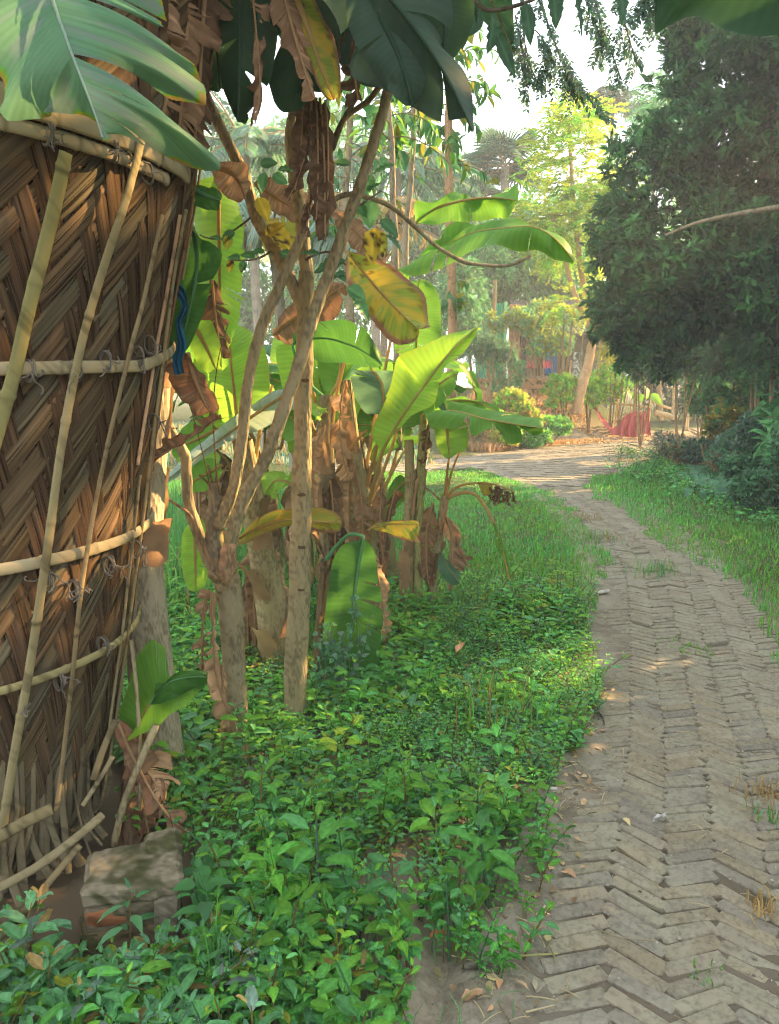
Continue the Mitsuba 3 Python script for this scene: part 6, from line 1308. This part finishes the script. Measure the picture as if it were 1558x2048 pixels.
# bushes
def bush(lab, balls, n, m, L, W, cols, droop=.2, tmplt=LANCE, name='bush'):
    t = thing(name, lab, 'bush', 'bushes along the lane'); crown(t, balls, n, m, L, W, cols, rf, droop, tmplt, shell=.35, name='foliage')
    mb = MB()
    for b in balls:
        for k in range(4):
            x, y = b[0] + rf.normal(0, b[3] * .4), b[1] + rf.normal(0, b[4] * .4); z0 = float(gz(b[0], b[1]))
            sweep(mb, resample(np.array([[b[0], b[1], z0 - .05], [(x + b[0]) / 2, y, (z0 + b[2]) / 2], [x, y, b[2] + b[5] * .5]]), 8), [.02] * 8, BK, sides=5)
    put(mb, 'bark', parent=t, name='stems', kind='stuff')
bush('grey green thin leaved bush left of the hut, on the bank', [B3(985, 705, 24, 45, 50), B3(1010, 760, 23.6, 40, 40), B3(950, 690, 24.5, 30, 40)], 800, 12, .12, .03, [[.13, .26, .10], [.16, .30, .11]])
bush('yellow green bush lit by the sun above the lane edge, left of the leaning trunk', [B3(1040, 830, 21.2, 45, 35), B3(1010, 860, 20.4, 35, 25), B3(1075, 850, 21.6, 25, 25)], 700, 9, .11, .055, [[.38, .46, .08], [.28, .44, .08], [.45, .40, .1]], tmplt=OVATE)
bush('bright green low bush at the corner of the lane', [B3(1105, 862, 22.2, 45, 22), B3(1065, 880, 21, 40, 14)], 480, 9, .11, .05, [[.16, .34, .09], [.22, .36, .08]])
bush('sunlit bush below the leaning trunk, behind the rail', [B3(1130, 790, 24, 40, 35), B3(1180, 785, 24.6, 35, 30), B3(1225, 770, 25, 30, 35)], 700, 9, .12, .055, [[.30, .48, .09], [.38, .5, .09], [.24, .42, .1]])
bush('spiky yellow shoots beside the dark tree, above the rail', [B3(1240, 700, 25, 35, 40), B3(1275, 680, 25, 20, 30)], 300, 12, .2, .03, [[.4, .46, .1], [.46, .48, .1]])
bush('yellowing bush right of the fence poles', [B3(1440, 830, 15.5, 30, 40), B3(1475, 850, 14.5, 40, 35), B3(1500, 790, 15, 35, 50)], 750, 9, .12, .055, [[.24, .32, .08], [.3, .32, .07], [.15, .28, .08], [.44, .34, .06]], tmplt=OVATE)
bush('brownish green bush leaning over the verge at the right edge', [B3(1470, 900, 12.8, 55, 40), B3(1530, 880, 12, 45, 60), B3(1420, 900, 14, 35, 25)], 1000, 10, .11, .045, [[.11, .2, .08], [.14, .2, .07], [.09, .18, .08]])
bush('brownish low scrub between the brush pile and the verge', [B3(1400, 915, 14.2, 50, 30), B3(1460, 935, 12.6, 50, 25), B3(1360, 905, 15.5, 30, 18)], 800, 10, .1, .035, [[.14, .2, .09], [.18, .2, .09], [.11, .19, .09]])
bush('dark bush at the right frame edge above the verge', [B3(1545, 980, 9.8, 50, 40), B3(1500, 955, 10.6, 40, 25), B3(1590, 900, 10, 50, 80)], 900, 10, .11, .05, [[.06, .15, .08], [.08, .18, .09], [.1, .22, .08]], tmplt=OVATE)
bush('tall leafy shrub under the dark tree at the right edge', [B3(1520, 720, 13.2, 50, 90), B3(1560, 640, 13, 50, 90)], 700, 12, .16, .05, [[.08, .2, .07], [.12, .27, .08]])
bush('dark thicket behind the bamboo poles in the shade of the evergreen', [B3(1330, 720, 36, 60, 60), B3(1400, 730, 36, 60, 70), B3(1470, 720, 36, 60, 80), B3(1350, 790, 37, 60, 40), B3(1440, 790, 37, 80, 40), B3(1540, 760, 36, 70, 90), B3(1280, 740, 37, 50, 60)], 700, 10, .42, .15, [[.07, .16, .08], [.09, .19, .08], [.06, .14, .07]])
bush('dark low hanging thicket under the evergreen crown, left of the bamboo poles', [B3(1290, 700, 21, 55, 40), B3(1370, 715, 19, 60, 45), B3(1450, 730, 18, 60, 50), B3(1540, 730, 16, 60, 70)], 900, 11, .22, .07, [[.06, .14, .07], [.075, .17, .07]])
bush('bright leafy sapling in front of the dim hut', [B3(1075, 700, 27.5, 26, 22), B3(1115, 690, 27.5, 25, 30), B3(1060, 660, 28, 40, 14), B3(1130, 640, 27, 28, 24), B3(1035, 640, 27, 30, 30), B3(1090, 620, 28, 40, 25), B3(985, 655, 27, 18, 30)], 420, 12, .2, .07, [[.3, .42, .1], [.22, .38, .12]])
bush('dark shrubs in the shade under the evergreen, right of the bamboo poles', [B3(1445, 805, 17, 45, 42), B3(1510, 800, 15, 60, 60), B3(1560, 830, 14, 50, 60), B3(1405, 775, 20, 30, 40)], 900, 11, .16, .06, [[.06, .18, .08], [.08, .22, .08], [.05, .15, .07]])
t = thing('taro_patch', 'blue green patch of big heart shaped leaves at the foot of the right hand bushes', 'plant'); mb = MB(); st_ = MB()
for k in range(120):
    px, py = rf.uniform(1365, 1510), 0; f = (px - 1365) / 145; py = rf.uniform(935 + 20 * f, 975 + 45 * f); g = G_(px, py + 14); h = rf.uniform(.12, .3); tip = g + [rf.normal(0, .08), rf.normal(0, .05), h]
    sweep(st_, np.array([g, tip]), .006, [.2, .3, .14], sides=4); D = np.array([rf.normal(-.3, .5), -.6, -.25]); leaves(mb, [tip], [D], [[0, -.3, 1]], rf.uniform(.15, .26), rf.uniform(.12, .2), np.array([.13, .3, .19]) * rf.uniform(.7, 1.2), OVATE)
put(mb, 'leaf', parent=t, name='leaves', kind='stuff'); put(st_, 'leaf', parent=t, name='stalks', kind='stuff')
t = thing('taro_clump', 'big sunlit taro leaves above the red net', 'plant')
for k, (px, py, w, h, c) in enumerate([(1245, 765, 20, 26, [.42, .5, .14]), (1255, 795, 22, 20, [.46, .52, .1]), (1275, 800, 22, 20, [.4, .5, .1]), (1235, 800, 20, 22, [.5, .54, .12]), (1290, 785, 20, 30, [.5, .55, .12]), (1300, 800, 16, 30, [.46, .52, .1]), (1265, 775, 16, 16, [.42, .5, .1])]):
    p = at(px, py, 25.2); mb = MB(); leaves(mb, [p + [0, 0, .2]], [[rf.normal(0, .4), -.5, -.6]], [[rf.normal(0, .3), -.7, .6]], h / FOC * 25 * 1.1, w / FOC * 25 * 1.2, np.asarray(c) * [.62, .85, .9], OVATE); sweep(mb, np.array([p + [0, 0, .2], [p[0], p[1] + .2, float(gz(p[0], p[1]))]]), .012, [.3, .4, .12], sides=5); put(mb, 'leaf', parent=t, name='leaf')
t = thing('papaya_sapling', 'small plant with spreading divided leaves standing by the leaning trunk', 'plant')
wood(t, ats([(1195, 830, 24.8), (1198, 720, 24.8), (1203, 640, 24.8)]), .03, .02, [.4, .38, .2], 'stem', 91); crown(t, [B3(1205, 640, 24.8, 35, 30)], 60, 10, .22, .07, [[.36, .46, .1]], rf)
bp = thing('brush_pile', 'heap of cut branches with withered leaves lying at the lane edge', 'brush pile')
mb = MB()
for k in range(150):
    c = G_(rf.uniform(1325, 1440), rf.uniform(885, 925)); a = rf.uniform(2.4, 3.9) if k % 2 else rf.uniform(0, 6.28); L = rf.uniform(.4, 1.2); d = np.array([math.cos(a), math.sin(a) * .6, rf.uniform(-.05, .35)])
    p0 = c + [0, 0, rf.uniform(0, .28)]; sweep(mb, resample(np.array([p0, p0 + d * L * .5 + rf.normal(0, .05, 3), p0 + d * L]), 6), np.linspace(.012, .005, 6), np.array([.25, .2, .14]) * rf.uniform(.6, 1.3), sides=4)
put(mb, 'bark', parent=bp, name='branches', kind='stuff')
crown(bp, [(6.3, 16.9, .25, .8, .6, .35), (7.0, 16.3, .35, .6, .6, .4)], 260, 9, .13, .035, [[.16, .2, .13], [.2, .2, .12], [.13, .17, .11]], rf, .3, name='withered_leaves')
# dry grass and straw on the bank, leaf litter at the bend
mb = MB(); xy = scatter(16000, 1.4, 6.5, 19.5, 26.5, lambda x, y: (y > np.interp(x, ROADX, ROADY) + .1) & (y < np.interp(x, ROADX, ROADY) + 3.2))
blade_field(mb, xy, np.where(xy[:, 0] < 4.2, .32, .14), .02, [.44, .3, .17], rgs, .8, .3)
stuff('dry_grass', mb, 'grass', 'tangle of dry brown grass on the bank left of the bend', 'dry grass')
mb = MB(); xy = scatter(2600, 4.5, 11, 21.5, 27.5, lambda x, y: (y > np.interp(x, ROADX, ROADY) - .5) & (y < np.interp(x, ROADX, ROADY) + 1.6)); m = len(xy)
leaves(mb, on(xy[:, 0], xy[:, 1], .01 + .03 * rf.random(m)), np.c_[rf.normal(0, 1, (m, 2)), rf.normal(0, .3, m)], np.c_[rf.normal(0, .6, (m, 2)), np.ones(m)], rf.uniform(.06, .16, m), rf.uniform(.03, .07, m), tint([.5, .33, .18], m, rf, .35), LANCE)
stuff('fallen_leaves', mb, 'leaf', 'brown fallen leaves heaped along the sunny edge of the bend', 'leaf litter')
mb = MB(); xy = scatter(1200, 5, 11, 12, 23, lambda x, y: (y < np.interp(x, ROADX, ROADY) - 4.4) & (path_off(x, y) > 2.4)); strew(mb, [herb(rf, .22, 5, .09, .055, (.085, .22, .085), tm=LANCE) for _ in range(5)], xy, rf.uniform(.8, 1.6, len(xy)), rf)
stuff('undergrowth', mb, 'leaf', 'dark leafy undergrowth below the trees right of the verge', 'undergrowth')

# rail fence with a red net
fe = thing('rail_fence', 'rough fence of stakes and one long bamboo rail on the bank at the bend', 'fence')
def rod(parent, pts, r, col, name, mat='bark', seed=0):
    P = resample(ats(pts), 20); mb = MB(); sweep(mb, P + .01 * np.stack([vn(P, 2, seed + k) for k in range(3)], 1), np.linspace(r, r * .8, 20), col, sides=7, rough=.1, rs=9); return put(mb, mat, parent=parent, name=name)
rod(fe, [(1075, 800, 25.2), (1160, 805, 25.2), (1240, 808, 25.2), (1302, 815, 25.2)], .045, [.60, .46, .27], 'rail')
rod(fe, [(1215, 848, 25.1), (1250, 833, 25.1), (1290, 820, 25.1)], .04, [.6, .48, .3], 'rail')
for k, (a, b) in enumerate([((1128, 875), (1142, 720)), ((1216, 870), (1222, 805)), ((1235, 870), (1236, 740)), ((1085, 880), (1082, 790)), ((1297, 880), (1300, 790)), ((1152, 890), (1155, 800)), ((1270, 870), (1272, 800)), ((1188, 790), (1196, 720)), ((1120, 860), (1137, 790))]):
    rod(fe, [(a[0], a[1], 25.4), (b[0], b[1], 25.3)], .035, [.48, .34, .2], 'stake', seed=k)
net = thing('red_net', 'dull red net hung in a sagging curve from the fence rail', 'net')
U = np.linspace(0, 1, 60); topx = np.interp(U, [0, .3, .6, .85, 1], [1188, 1222, 1258, 1285, 1300]); topy = np.interp(U, [0, .12, .35, .6, .72, .85, 1], [812, 828, 856, 828, 820, 826, 818])
boty = np.interp(U, [0, .1, .3, .5, .7, .9, 1], [816, 838, 868, 872, 874, 868, 872]); W_ = np.linspace(0, 1, 16)
V = np.array([[at(topx[i], topy[i] * (1 - w) + boty[i] * w, 24.9 - .35 * w + .10 * math.sin(U[i] * 46 + 2 * w) * (.3 + w)) for w in W_] for i in range(60)]); V = V + .05 * np.stack([vn(V, 3, k) for k in range(3)], -1)
mb = MB(); grid(mb, V, np.array([.42, .10, .09]) * (1 + .25 * vn(V, 8, 2))[..., None]); scene[net] = mb.shape('#6b1a17')
f2_ = thing('bamboo_trellis', 'pair of bamboo poles with a crossbar and a dry frond, right of the red net', 'bamboo frame')
for pts, r in (([(1368, 862, 24.5), (1374, 770, 24.5), (1376, 728, 24.5)], .05), ([(1374, 862, 24.4), (1378, 790, 24.4), (1372, 730, 24.4)], .04), ([(1340, 776, 24.4), (1372, 774, 24.4), (1398, 772, 24.4)], .03), ([(1345, 840, 25), (1350, 760, 25)], .06), ([(1455, 810, 22), (1452, 760, 22), (1462, 735, 22)], .07), ([(1305, 800, 25.5), (1335, 815, 25.5), (1345, 818, 25.5)], .05), ([(1310, 825, 25), (1355, 834, 25)], .09), ([(1388, 822, 23), (1440, 820, 23)], .03), ([(1440, 806, 22), (1480, 805, 22)], .03)):
    rod(f2_, pts, r, [.50, .42, .25], 'pole')
frond(f2_, at(1374, 775, 24.3), -.6, 1.25, .95, .25, 24, .35, .03, [.42, .38, .16], rf, .1)
# the hut
hut = thing('village_hut', 'dim village hut with a green wall and rusty roof behind the bend', 'hut')
Y0 = 30.0
def slab(name, x0, x1, y0, y1, z0, z1, col, label=None, mat='plain', corr=0):
    mb = MB()
    if corr:
        xs = np.linspace(x0, x1, corr * 6); V = np.stack([np.repeat(xs[:, None], 2, 1), y0 + .03 * np.sin(np.linspace(0, corr * 2 * np.pi, len(xs)))[:, None] * np.ones(2), np.array([z0, z1])[None] * np.ones((len(xs), 1))], -1); grid(mb, V, np.asarray(col) * (1 + .2 * vn(V, 3, 2))[..., None])
    else: box(mb, [(x0 + x1) / 2, (y0 + y1) / 2, (z0 + z1) / 2], [(x1 - x0) / 2, (y1 - y0) / 2, (z1 - z0) / 2], col, None, .01)
    put(mb, mat, parent=hut, name=name, label=label, smooth=bool(corr))
def hx(px, Y=Y0): return float(at(px, 700, Y)[0])
def hz(py, Y=Y0): return float(at(779, py, Y)[2])
slab('wall', hx(952), hx(1012), Y0, Y0, 1.2, hz(606), [.10, .52, .24], 'bright green corrugated wall', corr=9, mat='#145f38')
slab('corner_post', hx(1006), hx(1012), Y0 - .12, Y0 - .02, 1.2, hz(604), [.3, .66, .3], 'light green corner post', mat='#4da84d')
slab('brick_column', hx(1016), hx(1036), Y0 - .3, Y0, 1.2, hz(610), [.42, .2, .13], 'reddish brick column')
slab('back_wall', hx(1036), hx(1260), Y0 + 1.2, Y0 + 1.3, 1.0, hz(655), [.10, .09, .085])
slab('front_wall', hx(1140), hx(1230), Y0 + .1, Y0 + .2, 1.0, hz(670), [.16, .15, .15])
slab('curtain', hx(1094), hx(1119), Y0 + .2, Y0 + .2, hz(748), hz(672), [.08, .2, .52], 'blue curtain in the doorway', corr=4, mat='#143385')
for k, px in enumerate((1060, 1085, 1125, 1160)): slab('post', hx(px), hx(px + 3), Y0 - .2, Y0 - .14, 1.0, hz(655), [.36, .26, .17])
slab('sill', hx(1045), hx(1110), Y0 - .35, Y0 - .05, 1.0, hz(752), [.3, .22, .16])
mb = MB(); xs = np.linspace(hx(1030), hx(1270), 120); V = np.stack([np.repeat(xs[:, None], 3, 1), np.array([Y0 - 1.0, Y0 + .3, Y0 + 1.6])[None] * np.ones((120, 1)), np.array([hz(668, Y0 - 1), hz(640), hz(600, Y0 + 1.6)])[None] + .025 * np.sin(np.arange(120) * 1.2)[:, None]], -1); grid(mb, V, np.array([.13, .11, .1]) * (1 + .3 * vn(V, 2, 3))[..., None]); put(mb, 'plain', parent=hut, name='roof', label='rusty sheet roof')
slab('mud_plinth', hx(925), hx(1046), Y0 - 4.6, Y0 - 4.0, .6, hz(757, 26), [.52, .30, .16], 'orange mud plinth', mat='masonry')
for k, (px, w) in enumerate(((1062, 22), (1094, 16))):
    t = thing('pink_cloth', ['larger pink cloth drying in front of the hut, left of the other', 'smaller pink cloth drying by the blue curtain'][k], 'cloth', None); mb = MB(); xs = np.linspace(px - w / 2, px + w / 2, 16)
    V = np.array([[at(x, 722 + 14 * q + 2 * math.sin(x), 29.2 + .06 * math.sin(x * .9)) for q in (0, .5, 1)] for x in xs]); grid(mb, V, [.72, .14, .2]); scene[t] = mb.shape('#b82433')
t = thing('concrete_pole', 'pale grey upright pole beside the leaning trunk', 'pole'); P = ats([(1150, 800, 24.8), (1153, 740, 24.8), (1156, 705, 24.8)]); mb = MB(); sweep(mb, resample(P, 14), .13, [.62, .6, .54], sides=14, colvar=.15); scene[t] = mb.shape('masonry')
